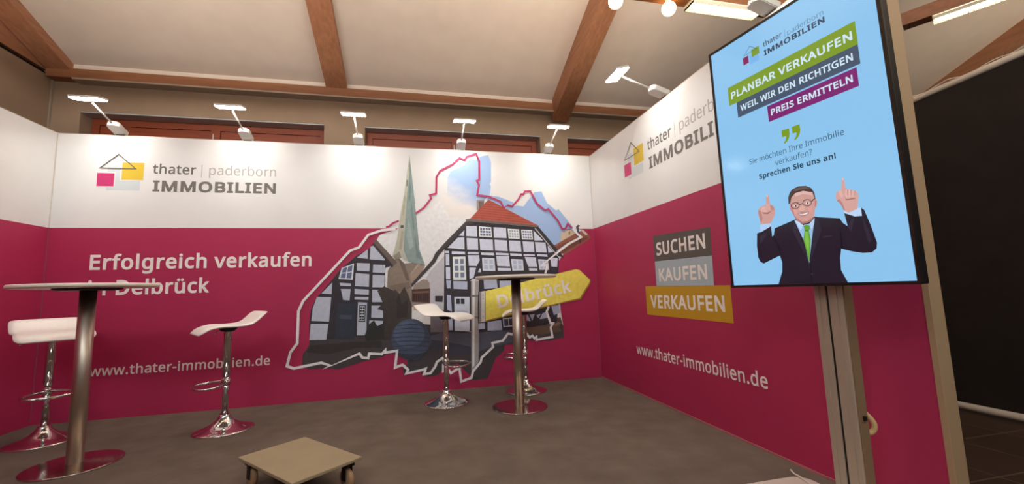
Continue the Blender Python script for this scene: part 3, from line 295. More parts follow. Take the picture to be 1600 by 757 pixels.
MURAL=[["printed_sky",1,[238,240,241],[-3023,364,-3020,437,-2966,518,-2953,860,-2915,956,-2784,1116,-2702,1226,-2545,1370,-2427,1437,-2362,1517,-2329,1575,-2262,1599,-2162,1634,-2145,1642,-1904,1826,-1806,1860,-1721,1948,-1700,1992,-1644,2027,-1638,2192,-1605,2260,-1457,2338,-1390,2409,-1346,2396,-1323,2400,-1289,2435,-1193,2459,-1164,2378,-1170,2161,-1185,2136,-1174,2104,-1188,2005,-1088,1993,-943,1939,-938,1945,-917,1889,-877,1898,-814,1890,-741,1982,-717,2000,-685,2053,-602,2064,-543,1934,-439,1849,-409,1863,-278,1700,-238,1642,-123,1631,-36,1544,-93,1503,-379,1352,-440,1275,-453,1144,-440,848,-439,747,-416,572,-415,449,-592,423,-832,444,-922,414,-1068,409,-1084,348,-1172,282,-1261,82,-1426,76,-1429,114,-1568,253,-1709,208,-1765,157,-1875,144,-1947,207,-2090,182,-2108,236,-2063,287,-2054,394,-2266,390,-2292,368,-2472,337,-2699,278,-2821,301,-2961,297,-3021,332]],["printed_square",2,[76,70,73],[-3023,364,-3020,437,-2966,518,-2963,581,-2537,583,-2282,587,-2249,713,-1833,656,-1685,593,-1419,560,-1261,613,-953,584,-883,666,-444,646,-416,572,-415,449,-592,423,-832,444,-922,414,-1068,409,-1084,348,-1172,282,-1261,82,-1426,76,-1429,114,-1568,253,-1709,208,-1765,157,-1875,144,-1947,207,-2090,182,-2108,236,-2063,287,-2054,394,-2266,390,-2292,368,-2472,337,-2699,278,-2821,301,-2961,297,-3021,332]],["printed_square",3,[89,94,109],[-1834,545,-1666,583,-1420,547,-953,564,-838,458,-1266,385,-1424,335,-1835,435]],["printed_square",4,[69,70,83],[-1825,508,-1555,446,-1423,410,-1424,335,-1595,347,-1835,435]],["printed_square",3,[105,87,71],[-883,666,-763,682,-582,652,-443,667,-430,616,-464,560,-435,515,-650,498,-844,515]],["printed_square",4,[138,120,102],[-839,657,-703,672,-522,635,-431,601,-494,576,-706,615,-826,614]],["printed_square",3,[60,56,56],[-2956,517,-2599,528,-2303,522,-2303,456,-2536,470,-2803,423,-2985,456]],["printed_church_body",3,[145,131,119],[-2250,1211,-2160,1359,-2087,1283,-1949,1290,-1880,1260,-1950,1110,-2015,1055,-2015,868,-2017,610,-2267,623,-2259,933]],["printed_church_body",4,[114,101,90],[-2151,1350,-2087,1273,-2033,1102,-2069,1113,-2133,1283]],["printed_church_body",4,[181,167,150],[-1949,1290,-1930,1265,-2014,1140,-2032,1168]],["printed_church_body",4,[170,150,133],[-2032,1159,-1949,1252,-1880,1260,-1950,1110,-2015,1055]],["printed_church_body",4,[127,113,102],[-2232,1061,-2051,1093,-2024,1036,-2124,1002,-2223,1002]],["printed_church_body",5,[73,65,61],[-2250,933,-2178,1023,-2133,975,-2088,1048,-2042,944,-2015,850,-2017,610,-2267,623,-2276,787]],["printed_church_body",6,[58,52,51],[-2178,875,-2142,984,-2115,872,-2052,925,-2061,741,-2160,727]],["printed_church_body",4,[158,146,138],[-2015,1008,-1987,1064,-1903,1118,-1838,1107,-1835,833,-2016,841]],["printed_church_body",5,[87,61,56],[-2015,1017,-1833,1021,-1835,876,-2015,891]],["printed_church_body",6,[125,94,83],[-2006,995,-1839,997,-1839,978,-2006,976]],["printed_church_body",6,[55,42,42],[-1997,970,-1989,970,-1990,901,-1997,901]],["printed_church_body",6,[55,42,42],[-1975,969,-1967,969,-1968,900,-1975,900]],["printed_church_body",6,[55,42,42],[-1953,969,-1945,968,-1946,899,-1953,900]],["printed_church_body",6,[55,42,42],[-1930,968,-1923,968,-1924,898,-1931,899]],["printed_church_body",6,[55,42,42],[-1908,967,-1901,967,-1901,898,-1909,898]],["printed_church_body",6,[55,42,42],[-1886,966,-1879,966,-1879,897,-1887,897]],["printed_church_body",6,[55,42,42],[-1864,966,-1856,965,-1857,896,-1864,896]],["printed_church_body",6,[214,190,148],[-1997,858,-1942,856,-1943,806,-1997,808]],["printed_spire",6,[143,162,159],[-2033,2422,-2009,2198,-1983,1942,-1960,1688,-1937,1421,-1882,1263,-1994,1281,-2050,1299,-2097,1422,-2084,1621,-2064,1940]],["printed_spire",6,[194,194,177],[-2033,2422,-2034,2231,-2064,1940,-2086,1621,-2102,1423,-2050,1299,-2097,1324,-2137,1398,-2208,1342,-2160,1522,-2125,1788,-2088,2008,-2058,2231]],["printed_spire",7,[113,128,122],[-2063,2153,-2050,2153,-2054,2085,-2067,2085]],["printed_spire",7,[82,82,78],[-2122,1676,-2093,1676,-2095,1646,-2124,1646]],["printed_spire",7,[119,141,138],[-2031,2163,-2018,2060,-2028,1924,-2044,1940]],["printed_spire",7,[125,147,144],[-2015,1941,-1992,1755,-1981,1621,-2004,1654,-2024,1822]],["printed_spire",7,[160,181,179],[-2048,1755,-2017,1621,-1993,1455,-2034,1422,-2065,1554]],["printed_spire",7,[123,145,144],[-1985,1588,-1950,1421,-1914,1321,-1970,1339]],["printed_spire",7,[172,169,149],[-2113,1621,-2094,1604,-2110,1423,-2145,1423]],["printed_spire",7,[174,175,155],[-2088,1991,-2070,1974,-2088,1788,-2112,1771]],["printed_spire",7,[153,147,131],[-2200,1358,-2137,1406,-2113,1341,-2176,1325]],["printed_cottage",5,[58,54,61],[-2377,1513,-2162,1288,-2240,1251,-2273,1240,-2278,576,-2537,579,-2963,564,-2966,720,-2957,838,-2953,860,-2915,956,-2784,1116,-2702,1226,-2545,1370,-2427,1437]],["printed_cottage",6,[194,202,219],[-2545,1347,-2442,1430,-2441,1334]],["printed_cottage",6,[194,202,219],[-2416,1455,-2368,1476,-2273,1343,-2279,1316,-2422,1329]],["printed_cottage",6,[194,202,219],[-2544,1295,-2421,1288,-2425,1209,-2543,1218]],["printed_cottage",6,[194,202,219],[-2389,1276,-2273,1270,-2279,1189,-2393,1197]],["printed_cottage",6,[194,202,219],[-2554,1196,-2425,1181,-2429,1055,-2559,1066]],["printed_cottage",6,[194,202,219],[-2393,1174,-2279,1167,-2283,1046,-2396,1050]],["printed_cottage",6,[194,202,219],[-2701,1103,-2595,1093,-2595,1067,-2696,1074]],["printed_cottage",6,[194,202,219],[-2689,1043,-2599,1038,-2608,929,-2667,936]],["printed_cottage",6,[194,202,219],[-2563,1039,-2428,1028,-2430,976,-2562,988]],["printed_cottage",6,[194,202,219],[-2562,961,-2430,954,-2434,927,-2562,936]],["printed_cottage",6,[194,202,219],[-2398,1027,-2283,1021,-2289,900,-2397,904]],["printed_cottage",6,[194,202,219],[-2402,870,-2291,866,-2293,743,-2405,753]],["printed_cottage",6,[194,202,219],[-2530,909,-2445,901,-2449,585,-2537,590]],["printed_cottage",6,[194,202,219],[-2769,1107,-2772,995,-2865,1004]],["printed_cottage",6,[194,202,219],[-2905,971,-2775,966,-2792,733,-2949,747,-2939,863]],["printed_cottage",6,[194,202,219],[-2954,720,-2796,712,-2814,562,-2963,567]],["printed_cottage",6,[194,202,219],[-2422,727,-2293,716,-2304,610,-2432,617]],["printed_cottage",7,[231,237,243],[-2684,1248,-2570,1291,-2579,1129,-2712,1141]],["printed_cottage",8,[108,120,154],[-2672,1244,-2633,1257,-2641,1205,-2682,1200]],["printed_cottage",8,[108,120,154],[-2684,1193,-2642,1197,-2649,1146,-2694,1149]],["printed_cottage",8,[108,120,154],[-2624,1260,-2584,1273,-2589,1212,-2631,1207]],["printed_cottage",8,[108,120,154],[-2632,1198,-2589,1203,-2594,1143,-2639,1145]],["printed_cottage",7,[46,45,51],[-2517,879,-2455,877,-2462,713,-2524,716]],["printed_cottage",8,[226,235,243],[-2508,869,-2465,867,-2471,724,-2514,726]],["printed_cottage",9,[231,240,243],[-2508,863,-2464,862,-2471,725,-2516,727]],["printed_cottage",10,[58,61,71],[-2506,859,-2488,858,-2489,839,-2507,840]],["printed_cottage",10,[58,61,71],[-2508,832,-2489,831,-2490,812,-2509,813]],["printed_cottage",10,[58,61,71],[-2509,804,-2491,804,-2492,785,-2510,785]],["printed_cottage",10,[58,61,71],[-2511,777,-2492,776,-2493,757,-2512,758]],["printed_cottage",10,[58,61,71],[-2512,750,-2494,749,-2495,730,-2513,731]],["printed_cottage",10,[58,61,71],[-2484,858,-2466,858,-2467,838,-2485,839]],["printed_cottage",10,[58,61,71],[-2486,831,-2468,830,-2469,811,-2487,812]],["printed_cottage",10,[58,61,71],[-2487,804,-2469,803,-2470,784,-2488,784]],["printed_cottage",10,[58,61,71],[-2489,776,-2471,775,-2472,756,-2490,757]],["printed_cottage",10,[58,61,71],[-2490,749,-2472,748,-2473,729,-2491,730]],["printed_cottage",7,[55,61,75],[-2719,905,-2551,898,-2562,559,-2734,569]],["printed_cottage",8,[76,82,97],[-2696,794,-2581,785,-2585,745,-2700,755]],["printed_cottage",7,[58,54,61],[-2756,1071,-2731,1066,-2683,910,-2708,911]],["printed_cottage",8,[51,52,51],[-2464,586,-2432,683,-2379,725,-2347,668,-2282,698,-2271,542,-2453,531]],["printed_cottage",8,[69,61,58],[-2348,1014,-2283,1057,-2195,1009,-2162,895,-2163,536,-2282,543,-2283,810,-2348,835,-2294,889]],["printed_cottage",8,[109,96,90],[-2366,1536,-2158,1293,-2195,1261,-2388,1490]],["printed_cottage",8,[67,59,61],[-2383,1494,-2195,1261,-2211,1245,-2394,1471]],["printed_gabled_house",5,[199,199,206],[-1684,1353,-1828,1202,-1875,1127,-1837,1078,-1836,805,-1683,724,-1678,1103]],["printed_gabled_house",5,[125,120,128],[-1834,582,-1832,805,-1682,799,-1685,574]],["printed_gabled_house",6,[60,56,61],[-1784,944,-1703,941,-1709,879,-1784,888]],["printed_gabled_house",6,[58,54,61],[-1450,1704,-710,1660,-431,1314,-447,1131,-464,814,-488,609,-953,564,-1265,561,-1652,575,-1698,762,-1684,1373,-1680,1453]],["printed_gabled_house",7,[217,225,243],[-1473,1624,-1477,1561,-1530,1567]],["printed_gabled_house",7,[217,225,243],[-1451,1668,-1340,1671,-1336,1554,-1453,1561]],["printed_gabled_house",7,[217,225,243],[-1158,1656,-1020,1650,-1017,1538,-1156,1543]],["printed_gabled_house",7,[217,225,243],[-712,1621,-605,1510,-705,1510]],["printed_gabled_house",7,[217,225,243],[-1650,1437,-1543,1545,-1475,1548,-1473,1420]],["printed_gabled_house",7,[217,225,243],[-1450,1542,-1330,1535,-1329,1415,-1446,1418]],["printed_gabled_house",7,[217,225,243],[-1311,1529,-1170,1522,-1167,1404,-1307,1411]],["printed_gabled_house",7,[217,225,243],[-1151,1522,-1015,1512,-1009,1396,-1147,1403]],["printed_gabled_house",7,[217,225,243],[-993,1512,-864,1505,-857,1388,-986,1395]],["printed_gabled_house",7,[217,225,243],[-840,1503,-717,1495,-710,1383,-833,1387]],["printed_gabled_house",7,[217,225,243],[-701,1493,-581,1486,-570,1375,-692,1380]],["printed_gabled_house",7,[217,225,243],[-556,1453,-490,1380,-552,1374]],["printed_gabled_house",7,[217,225,243],[-1675,1406,-1638,1405,-1635,1381,-1675,1383]],["printed_gabled_house",7,[217,225,243],[-1607,1401,-1471,1395,-1469,1366,-1608,1372]],["printed_gabled_house",7,[217,225,243],[-1440,1393,-1327,1390,-1326,1364,-1441,1368]],["printed_gabled_house",7,[217,225,243],[-1298,1385,-1162,1379,-1158,1352,-1296,1360]],["printed_gabled_house",7,[217,225,243],[-1140,1381,-1002,1373,-1000,1350,-1138,1356]],["printed_gabled_house",7,[217,225,243],[-984,1373,-855,1365,-850,1339,-980,1347]],["printed_gabled_house",7,[217,225,243],[-835,1362,-709,1357,-707,1340,-834,1342]],["printed_gabled_house",7,[217,225,243],[-682,1360,-567,1354,-561,1329,-680,1337]],["printed_gabled_house",7,[217,225,243],[-1671,1372,-1635,1372,-1634,1255,-1671,1255]],["printed_gabled_house",7,[217,225,243],[-1441,1357,-1321,1355,-1316,1301,-1349,1242,-1431,1245]],["printed_gabled_house",7,[217,225,243],[-1137,1347,-998,1341,-989,1230,-1127,1238]],["printed_gabled_house",7,[217,225,243],[-823,1332,-699,1324,-687,1221,-787,1226]],["printed_gabled_house",7,[217,225,243],[-534,1322,-445,1314,-457,1216,-522,1221]],["printed_gabled_house",7,[217,225,243],[-1671,1237,-1628,1236,-1628,1110,-1670,1111]],["printed_gabled_house",7,[217,225,243],[-1427,1228,-1356,1224,-1383,1122,-1427,1104]],["printed_gabled_house",7,[217,225,243],[-1322,1214,-1306,1214,-1307,1176,-1336,1177]],["printed_gabled_house",7,[217,225,243],[-1124,1219,-985,1213,-980,1184,-1122,1187]],["printed_gabled_house",7,[217,225,243],[-781,1209,-685,1204,-684,1178,-776,1180]],["printed_gabled_house",7,[181,190,215],[-1280,1114,-1142,1110,-1130,1003,-1275,1000]],["printed_gabled_house",7,[181,190,215],[-1105,1117,-965,1106,-963,1034,-1108,1009]],["printed_gabled_house",7,[181,190,215],[-1248,655,-1104,669,-1092,564,-1250,565]],["printed_gabled_house",7,[181,190,215],[-1348,646,-1277,650,-1276,587,-1349,584]],["printed_gabled_house",7,[181,190,215],[-837,707,-732,716,-765,639,-836,650]],["printed_gabled_house",7,[181,190,215],[-717,701,-594,732,-582,666,-689,657]],["printed_gabled_house",7,[181,190,215],[-545,795,-452,799,-448,718,-519,692]],["printed_gabled_house",7,[187,197,223],[-1598,1091,-1451,1083,-1453,1000,-1594,1010]],["printed_gabled_house",7,[187,197,223],[-1669,1102,-1621,1095,-1626,1015,-1664,1016]],["printed_gabled_house",7,[187,197,223],[-1665,950,-1623,944,-1616,777,-1663,798]],["printed_gabled_house",7,[187,197,223],[-1655,751,-1611,749,-1610,589,-1653,591]],["printed_gabled_house",8,[234,243,243],[-1314,1666,-1184,1656,-1176,1547,-1314,1554]],["printed_gabled_house",9,[234,243,243],[-1299,1656,-1254,1653,-1251,1560,-1298,1562]],["printed_gabled_house",9,[234,243,243],[-1244,1652,-1199,1649,-1193,1557,-1240,1559]],["printed_gabled_house",9,[234,243,243],[-1309,1661,-1186,1652,-1180,1552,-1309,1558]],["printed_gabled_house",10,[109,117,150],[-1303,1652,-1281,1651,-1281,1629,-1303,1630]],["printed_gabled_house",10,[109,117,150],[-1303,1620,-1280,1619,-1280,1597,-1303,1598]],["printed_gabled_house",10,[109,117,150],[-1303,1588,-1280,1587,-1280,1565,-1303,1566]],["printed_gabled_house",10,[109,117,150],[-1274,1650,-1251,1649,-1251,1627,-1273,1629]],["printed_gabled_house",10,[109,117,150],[-1273,1618,-1250,1617,-1250,1595,-1273,1596]],["printed_gabled_house",10,[109,117,150],[-1272,1586,-1249,1585,-1249,1563,-1272,1564]],["printed_gabled_house",10,[109,117,150],[-1244,1648,-1222,1647,-1221,1625,-1243,1627]],["printed_gabled_house",10,[109,117,150],[-1243,1617,-1220,1615,-1219,1594,-1242,1595]],["printed_gabled_house",10,[109,117,150],[-1242,1585,-1219,1584,-1218,1562,-1241,1563]],["printed_gabled_house",10,[109,117,150],[-1214,1646,-1192,1645,-1191,1623,-1213,1625]],["printed_gabled_house",10,[109,117,150],[-1213,1615,-1190,1613,-1189,1592,-1212,1593]],["printed_gabled_house",10,[109,117,150],[-1211,1583,-1188,1582,-1187,1561,-1210,1562]],["printed_gabled_house",8,[234,243,243],[-1002,1641,-875,1634,-872,1527,-995,1534]],["printed_gabled_house",9,[170,181,203],[-988,1628,-969,1626,-968,1606,-987,1607]],["printed_gabled_house",9,[170,181,203],[-986,1597,-967,1596,-966,1576,-985,1577]],["printed_gabled_house",9,[170,181,203],[-984,1566,-965,1565,-964,1545,-983,1546]],["printed_gabled_house",9,[170,181,203],[-961,1626,-942,1625,-941,1605,-960,1606]],["printed_gabled_house",9,[170,181,203],[-960,1595,-940,1594,-939,1574,-958,1575]],["printed_gabled_house",9,[170,181,203],[-958,1564,-939,1563,-938,1543,-957,1544]],["printed_gabled_house",9,[170,181,203],[-934,1624,-915,1623,-914,1603,-933,1604]],["printed_gabled_house",9,[170,181,203],[-933,1594,-913,1592,-913,1572,-932,1574]],["printed_gabled_house",9,[170,181,203],[-931,1563,-912,1562,-911,1542,-930,1543]],["printed_gabled_house",9,[170,181,203],[-907,1623,-887,1621,-887,1602,-906,1603]],["printed_gabled_house",9,[170,181,203],[-906,1592,-886,1591,-886,1571,-905,1572]],["printed_gabled_house",9,[170,181,203],[-905,1561,-885,1560,-885,1540,-904,1541]],["printed_gabled_house",8,[234,243,243],[-852,1631,-728,1625,-722,1520,-846,1524]],["printed_gabled_house",9,[127,136,172],[-839,1618,-820,1617,-819,1597,-838,1598]],["printed_gabled_house",9,[127,136,172],[-837,1587,-818,1586,-817,1566,-836,1567]],["printed_gabled_house",9,[127,136,172],[-835,1556,-816,1556,-815,1536,-834,1536]],["printed_gabled_house",9,[127,136,172],[-813,1616,-793,1615,-792,1595,-811,1596]],["printed_gabled_house",9,[127,136,172],[-811,1586,-792,1585,-790,1565,-810,1566]],["printed_gabled_house",9,[127,136,172],[-809,1555,-790,1554,-789,1535,-808,1535]],["printed_gabled_house",9,[127,136,172],[-786,1615,-767,1614,-765,1594,-785,1595]],["printed_gabled_house",9,[127,136,172],[-784,1584,-765,1584,-764,1564,-783,1565]],["printed_gabled_house",9,[127,136,172],[-782,1554,-763,1553,-762,1534,-781,1534]],["printed_gabled_house",9,[127,136,172],[-759,1614,-740,1613,-739,1593,-758,1594]],["printed_gabled_house",9,[127,136,172],[-757,1583,-738,1582,-737,1563,-756,1564]],["printed_gabled_house",9,[127,136,172],[-756,1553,-737,1552,-736,1533,-755,1533]],["printed_gabled_house",8,[234,243,243],[-1598,1343,-1466,1344,-1462,1099,-1597,1103]],["printed_gabled_house",9,[127,138,165],[-1580,1319,-1541,1319,-1541,1267,-1579,1267]],["printed_gabled_house",9,[127,138,165],[-1579,1248,-1541,1248,-1540,1196,-1579,1197]],["printed_gabled_house",9,[127,138,165],[-1579,1177,-1540,1177,-1540,1125,-1579,1126]],["printed_gabled_house",9,[127,138,165],[-1523,1319,-1484,1319,-1484,1267,-1522,1267]],["printed_gabled_house",9,[127,138,165],[-1522,1248,-1483,1247,-1482,1195,-1521,1196]],["printed_gabled_house",9,[127,138,165],[-1521,1176,-1482,1176,-1481,1124,-1521,1125]],["printed_gabled_house",8,[217,228,243],[-1290,1329,-1157,1322,-1150,1185,-1287,1191]],["printed_gabled_house",9,[187,199,223],[-1271,1311,-1233,1309,-1231,1264,-1270,1266]],["printed_gabled_house",9,[187,199,223],[-1270,1252,-1231,1250,-1229,1205,-1269,1206]],["printed_gabled_house",9,[187,199,223],[-1214,1308,-1175,1306,-1173,1261,-1212,1263]],["printed_gabled_house",9,[187,199,223],[-1212,1249,-1172,1247,-1170,1202,-1210,1204]],["printed_gabled_house",8,[217,228,243],[-976,1311,-844,1304,-838,1185,-964,1184]],["printed_gabled_house",9,[187,199,223],[-956,1295,-918,1293,-915,1252,-952,1253]],["printed_gabled_house",9,[187,199,223],[-951,1241,-914,1240,-911,1199,-948,1199]],["printed_gabled_house",9,[187,199,223],[-900,1293,-862,1291,-860,1251,-897,1252]],["printed_gabled_house",9,[187,199,223],[-896,1240,-859,1239,-857,1199,-893,1199]],["printed_gabled_house",8,[217,228,243],[-673,1304,-562,1296,-551,1185,-662,1188]],["printed_gabled_house",9,[187,199,223],[-656,1289,-624,1287,-621,1249,-653,1251]],["printed_gabled_house",9,[187,199,223],[-651,1239,-619,1238,-616,1200,-648,1201]],["printed_gabled_house",9,[187,199,223],[-609,1286,-577,1284,-573,1247,-605,1249]],["printed_gabled_house",9,[187,199,223],[-604,1237,-572,1236,-568,1199,-600,1200]],["printed_gabled_house",8,[214,225,243],[-1589,928,-1431,922,-1435,570,-1591,579]],["printed_gabled_house",9,[199,209,230],[-1566,786,-1456,782,-1457,712,-1567,717]],["printed_gabled_house",9,[214,225,238],[-1576,912,-1480,909,-1479,848,-1575,851]],["printed_gabled_house",10,[60,59,66],[-1571,909,-1532,908,-1531,853,-1570,854]],["printed_gabled_house",10,[60,59,66],[-1524,907,-1485,906,-1484,851,-1523,852]],["printed_gabled_house",8,[203,214,232],[-1086,687,-964,691,-960,599,-1080,591]],["printed_gabled_house",9,[71,70,83],[-1073,676,-1029,677,-1025,606,-1069,603]],["printed_gabled_house",9,[71,70,83],[-1020,678,-976,679,-972,609,-1016,607]],["printed_gabled_house",8,[58,54,61],[-821,734,-803,734,-751,617,-772,618]],["printed_gabled_house",8,[58,54,61],[-663,720,-647,720,-706,615,-724,616]],["printed_gabled_house",9,[71,66,68],[-1450,1724,-1415,1704,-1665,1443,-1742,1357,-1779,1286,-2015,1040,-2022,1070,-1808,1316,-1778,1382,-1679,1493]],["printed_gabled_house",9,[62,59,63],[-703,1668,-653,1663,-408,1366,-369,1313,-437,1334]],["printed_gabled_house",8,[158,143,131],[-1333,1952,-1249,1960,-1255,1908,-1317,1842,-1336,1838]],["printed_gabled_house",9,[109,101,97],[-1314,1939,-1254,1943,-1257,1901,-1307,1855]],["printed_gabled_house",10,[182,90,74],[-1204,1959,-646,1671,-696,1677,-1015,1706,-1414,1742,-1231,1934]],["printed_gabled_house",11,[143,67,56],[-1228,1938,-1148,1932,-1148,1925,-1228,1932]],["printed_gabled_house",11,[143,67,56],[-1251,1914,-1091,1901,-1091,1894,-1251,1907]],["printed_gabled_house",11,[143,67,56],[-1275,1889,-1034,1869,-1035,1863,-1275,1883]],["printed_gabled_house",11,[143,67,56],[-1298,1865,-978,1838,-978,1831,-1298,1859]],["printed_gabled_house",11,[143,67,56],[-1322,1841,-920,1806,-921,1800,-1322,1835]],["printed_gabled_house",11,[143,67,56],[-1345,1817,-863,1775,-863,1768,-1345,1811]],["printed_gabled_house",11,[143,67,56],[-1368,1793,-805,1743,-805,1737,-1368,1787]],["printed_gabled_house",11,[143,67,56],[-1391,1769,-747,1711,-748,1705,-1391,1763]],["printed_gabled_house",12,[115,105,100],[-1458,1740,-1414,1748,-1015,1711,-646,1673,-661,1658,-1016,1689,-1450,1719]],["printed_gabled_house",11,[62,56,61],[-1434,1719,-1016,1688,-690,1660,-697,1647,-1016,1672,-1440,1704]],["printed_tiled_roof",4,[149,96,78],[-481,1454,-235,1585,-123,1631,-36,1544,-93,1501,-356,1351,-426,1375]],["printed_tiled_roof",5,[111,69,59],[-459,1435,-164,1561,-160,1554,-455,1426]],["printed_tiled_roof",5,[111,69,59],[-448,1421,-145,1558,-142,1551,-445,1412]],["printed_tiled_roof",5,[111,69,59],[-438,1408,-127,1554,-124,1547,-435,1399]],["printed_tiled_roof",5,[111,69,59],[-428,1394,-109,1551,-106,1544,-425,1385]],["printed_tiled_roof",5,[111,69,59],[-418,1380,-91,1547,-88,1540,-415,1371]],["printed_tiled_roof",5,[111,69,59],[-408,1367,-73,1544,-69,1537,-405,1358]],["printed_tiled_roof",5,[211,194,166],[-388,1608,-355,1596,-336,1631,-281,1636,-240,1608,-242,1579,-359,1518,-408,1505]],["printed_tiled_roof",6,[123,120,116],[-329,1636,-275,1642,-281,1631,-336,1619]],["printed_tiled_roof",6,[153,132,111],[-307,1608,-282,1613,-284,1579,-304,1571]],["printed_tiled_roof",7,[74,75,87],[-213,1665,-187,1689,-161,1677,-183,1660,-176,1608,-162,1585,-204,1596]],["printed_tiled_roof",7,[211,202,188],[-160,1625,-123,1625,-74,1579,-102,1567]],["printed_tiled_roof",7,[72,67,72],[-182,1561,-164,1561,-162,1481,-178,1469]],["printed_stone_ball",10,[78,88,109],[-1835,509,-1837,477,-1845,446,-1857,417,-1873,390,-1892,367,-1915,348,-1941,333,-1968,323,-1997,317,-2027,317,-2056,321,-2085,331,-2112,344,-2137,363,-2159,384,-2178,410,-2193,438,-2204,467,-2211,499,-2214,530,-2211,562,-2205,592,-2193,621,-2178,648,-2159,671,-2137,691,-2111,706,-2084,717,-2055,723,-2025,725,-1995,721,-1966,712,-1938,698,-1913,680,-1890,658,-1870,632,-1855,603,-1844,573,-1837,541]],["printed_stone_ball",11,[93,107,133],[-1891,563,-1894,538,-1903,513,-1918,491,-1937,473,-1960,458,-1986,447,-2015,441,-2044,441,-2074,445,-2102,454,-2128,468,-2150,485,-2169,506,-2183,529,-2191,554,-2194,580,-2191,605,-2183,629,-2169,651,-2150,670,-2127,685,-2101,696,-2073,702,-2043,703,-2014,699,-1985,690,-1959,677,-1936,659,-1917,638,-1902,615,-1894,589]],["printed_stone_ball",12,[60,68,92],[-2155,667,-2025,673,-1894,654,-1894,648,-2025,664,-2155,658]],["printed_stone_ball",12,[60,68,92],[-2182,632,-2026,636,-1867,615,-1867,610,-2026,627,-2182,623]],["printed_stone_ball",12,[60,68,92],[-2199,593,-2026,596,-1849,574,-1849,568,-2026,587,-2199,584]],["printed_stone_ball",12,[60,68,92],[-2208,552,-2026,554,-1840,531,-1840,525,-2026,545,-2208,543]],["printed_stone_ball",12,[60,68,92],[-2210,510,-2026,512,-1839,489,-1839,483,-2026,503,-2210,501]],["printed_stone_ball",12,[60,68,92],[-2202,467,-2026,469,-1847,445,-1847,440,-2026,460,-2202,458]],["printed_stone_ball",12,[60,68,92],[-2186,422,-2026,425,-1865,402,-1865,397,-2027,416,-2186,413]],["printed_stone_ball",12,[60,68,92],[-2155,377,-2027,382,-1896,361,-1896,355,-2027,373,-2155,368]],["printed_stone_ball",13,[60,63,78],[-2176,407,-2027,365,-1874,388,-1918,346,-2027,317,-2134,360]],["printed_signpost",14,[170,168,167],[-1412,1096,-1330,1093,-1353,256,-1428,169]],["printed_signpost",15,[231,233,232],[-1397,1085,-1373,1085,-1396,222,-1416,205]],["printed_signpost",15,[221,223,223],[-1420,1086,-1398,1109,-1349,1110,-1326,1084]],["printed_signpost",16,[125,120,121],[-1419,941,-1329,938,-1330,915,-1420,918]],["printed_signpost",16,[125,120,121],[-1424,721,-1335,717,-1335,694,-1424,699]],["printed_direction_sign",14,[138,134,136],[-1343,970,-1266,981,-1271,656,-1351,653]],["printed_direction_sign",15,[214,211,211],[-1306,971,-1266,979,-1274,663,-1314,658]],["printed_direction_sign",16,[158,155,153],[-1295,940,-1284,941,-1281,928,-1294,927]],["printed_direction_sign",16,[158,155,153],[-1296,903,-1285,904,-1282,892,-1295,891]],["printed_direction_sign",16,[158,155,153],[-1301,716,-1289,717,-1287,704,-1300,704]],["printed_direction_sign",14,[170,134,68],[-1262,973,-244,1183,-193,1172,-70,1061,-78,1024,-200,853,-420,817,-1270,659]],["printed_direction_sign",15,[243,232,104],[-1262,976,-243,1186,-196,1175,-78,1061,-86,1039,-212,868,-1269,673]]]
LINES=[[[182,58,103],20,[-1971,1799,-1890,1859,-1814,1958,-1826,1995,-1761,2013,-1756,2189,-1715,2262,-1582,2337,-1510,2409,-1451,2387,-1434,2424,-1328,2465,-1296,2378,-1301,2174,-1329,2162,-1305,2118,-1327,2005,-1200,1991,-1072,1937,-1041,1865,-1000,1899,-1026,1885,-997,1899,-946,1886,-869,1969,-838,2026,-815,2021,-796,2056,-732,2060,-699,1995,-661,1921,-570,1847,-534,1863,-427,1734,-378,1636,-341,1642,-312,1697,-262,1648]],[[182,58,103],20,[-2141,1719,-2200,1695,-2239,1659,-2267,1654]],[[243,243,243],24,[-257,1642,-199,1579,-158,1546,-314,1470,-461,1386,-219,1518,-378,1425,-640,1233,-572,1238,-587,1176,-599,1148]],[[243,243,243],24,[-576,789,-602,732,-561,608,-535,607,-563,565,-548,464,-728,443,-726,476,-749,458,-771,490,-801,471,-830,510,-890,494,-963,508,-1035,527,-1093,455,-1204,438,-1198,396,-1321,295,-1330,255,-1412,168,-1429,104,-1534,76,-1550,214,-1635,166,-1663,204,-1713,190,-1707,326,-1773,285,-1791,241,-1838,181,-1902,176,-1883,229,-1910,219,-2072,195,-2054,229,-2107,281,-2178,259,-2160,419,-2275,408,-2271,437,-2303,395,-2420,409,-2430,366,-2483,374,-2511,415,-2821,297,-2771,319,-2853,352,-3090,316,-3149,341,-3123,465,-3066,545,-3063,843,-3025,938,-2609,1416,-2524,1449,-2438,1575,-2307,1622,-2173,1634]]]
SKIES=[[-1721,1948,-1700,1992,-1644,2027,-1638,2192,-1605,2260,-1457,2338,-1390,2409,-1346,2396,-1323,2400,-1289,2435,-1193,2459,-1164,2378,-1170,2161,-1185,2136,-1174,2104,-1188,2005,-1245,1957,-1349,1756,-1618,1754],[-1188,2005,-1088,1993,-943,1939,-938,1945,-917,1889,-877,1898,-814,1890,-741,1982,-717,2000,-685,2053,-602,2064,-543,1934,-439,1849,-409,1863,-278,1700,-238,1642,-285,1562,-481,1454,-660,1676,-1088,1875,-1223,1957]]
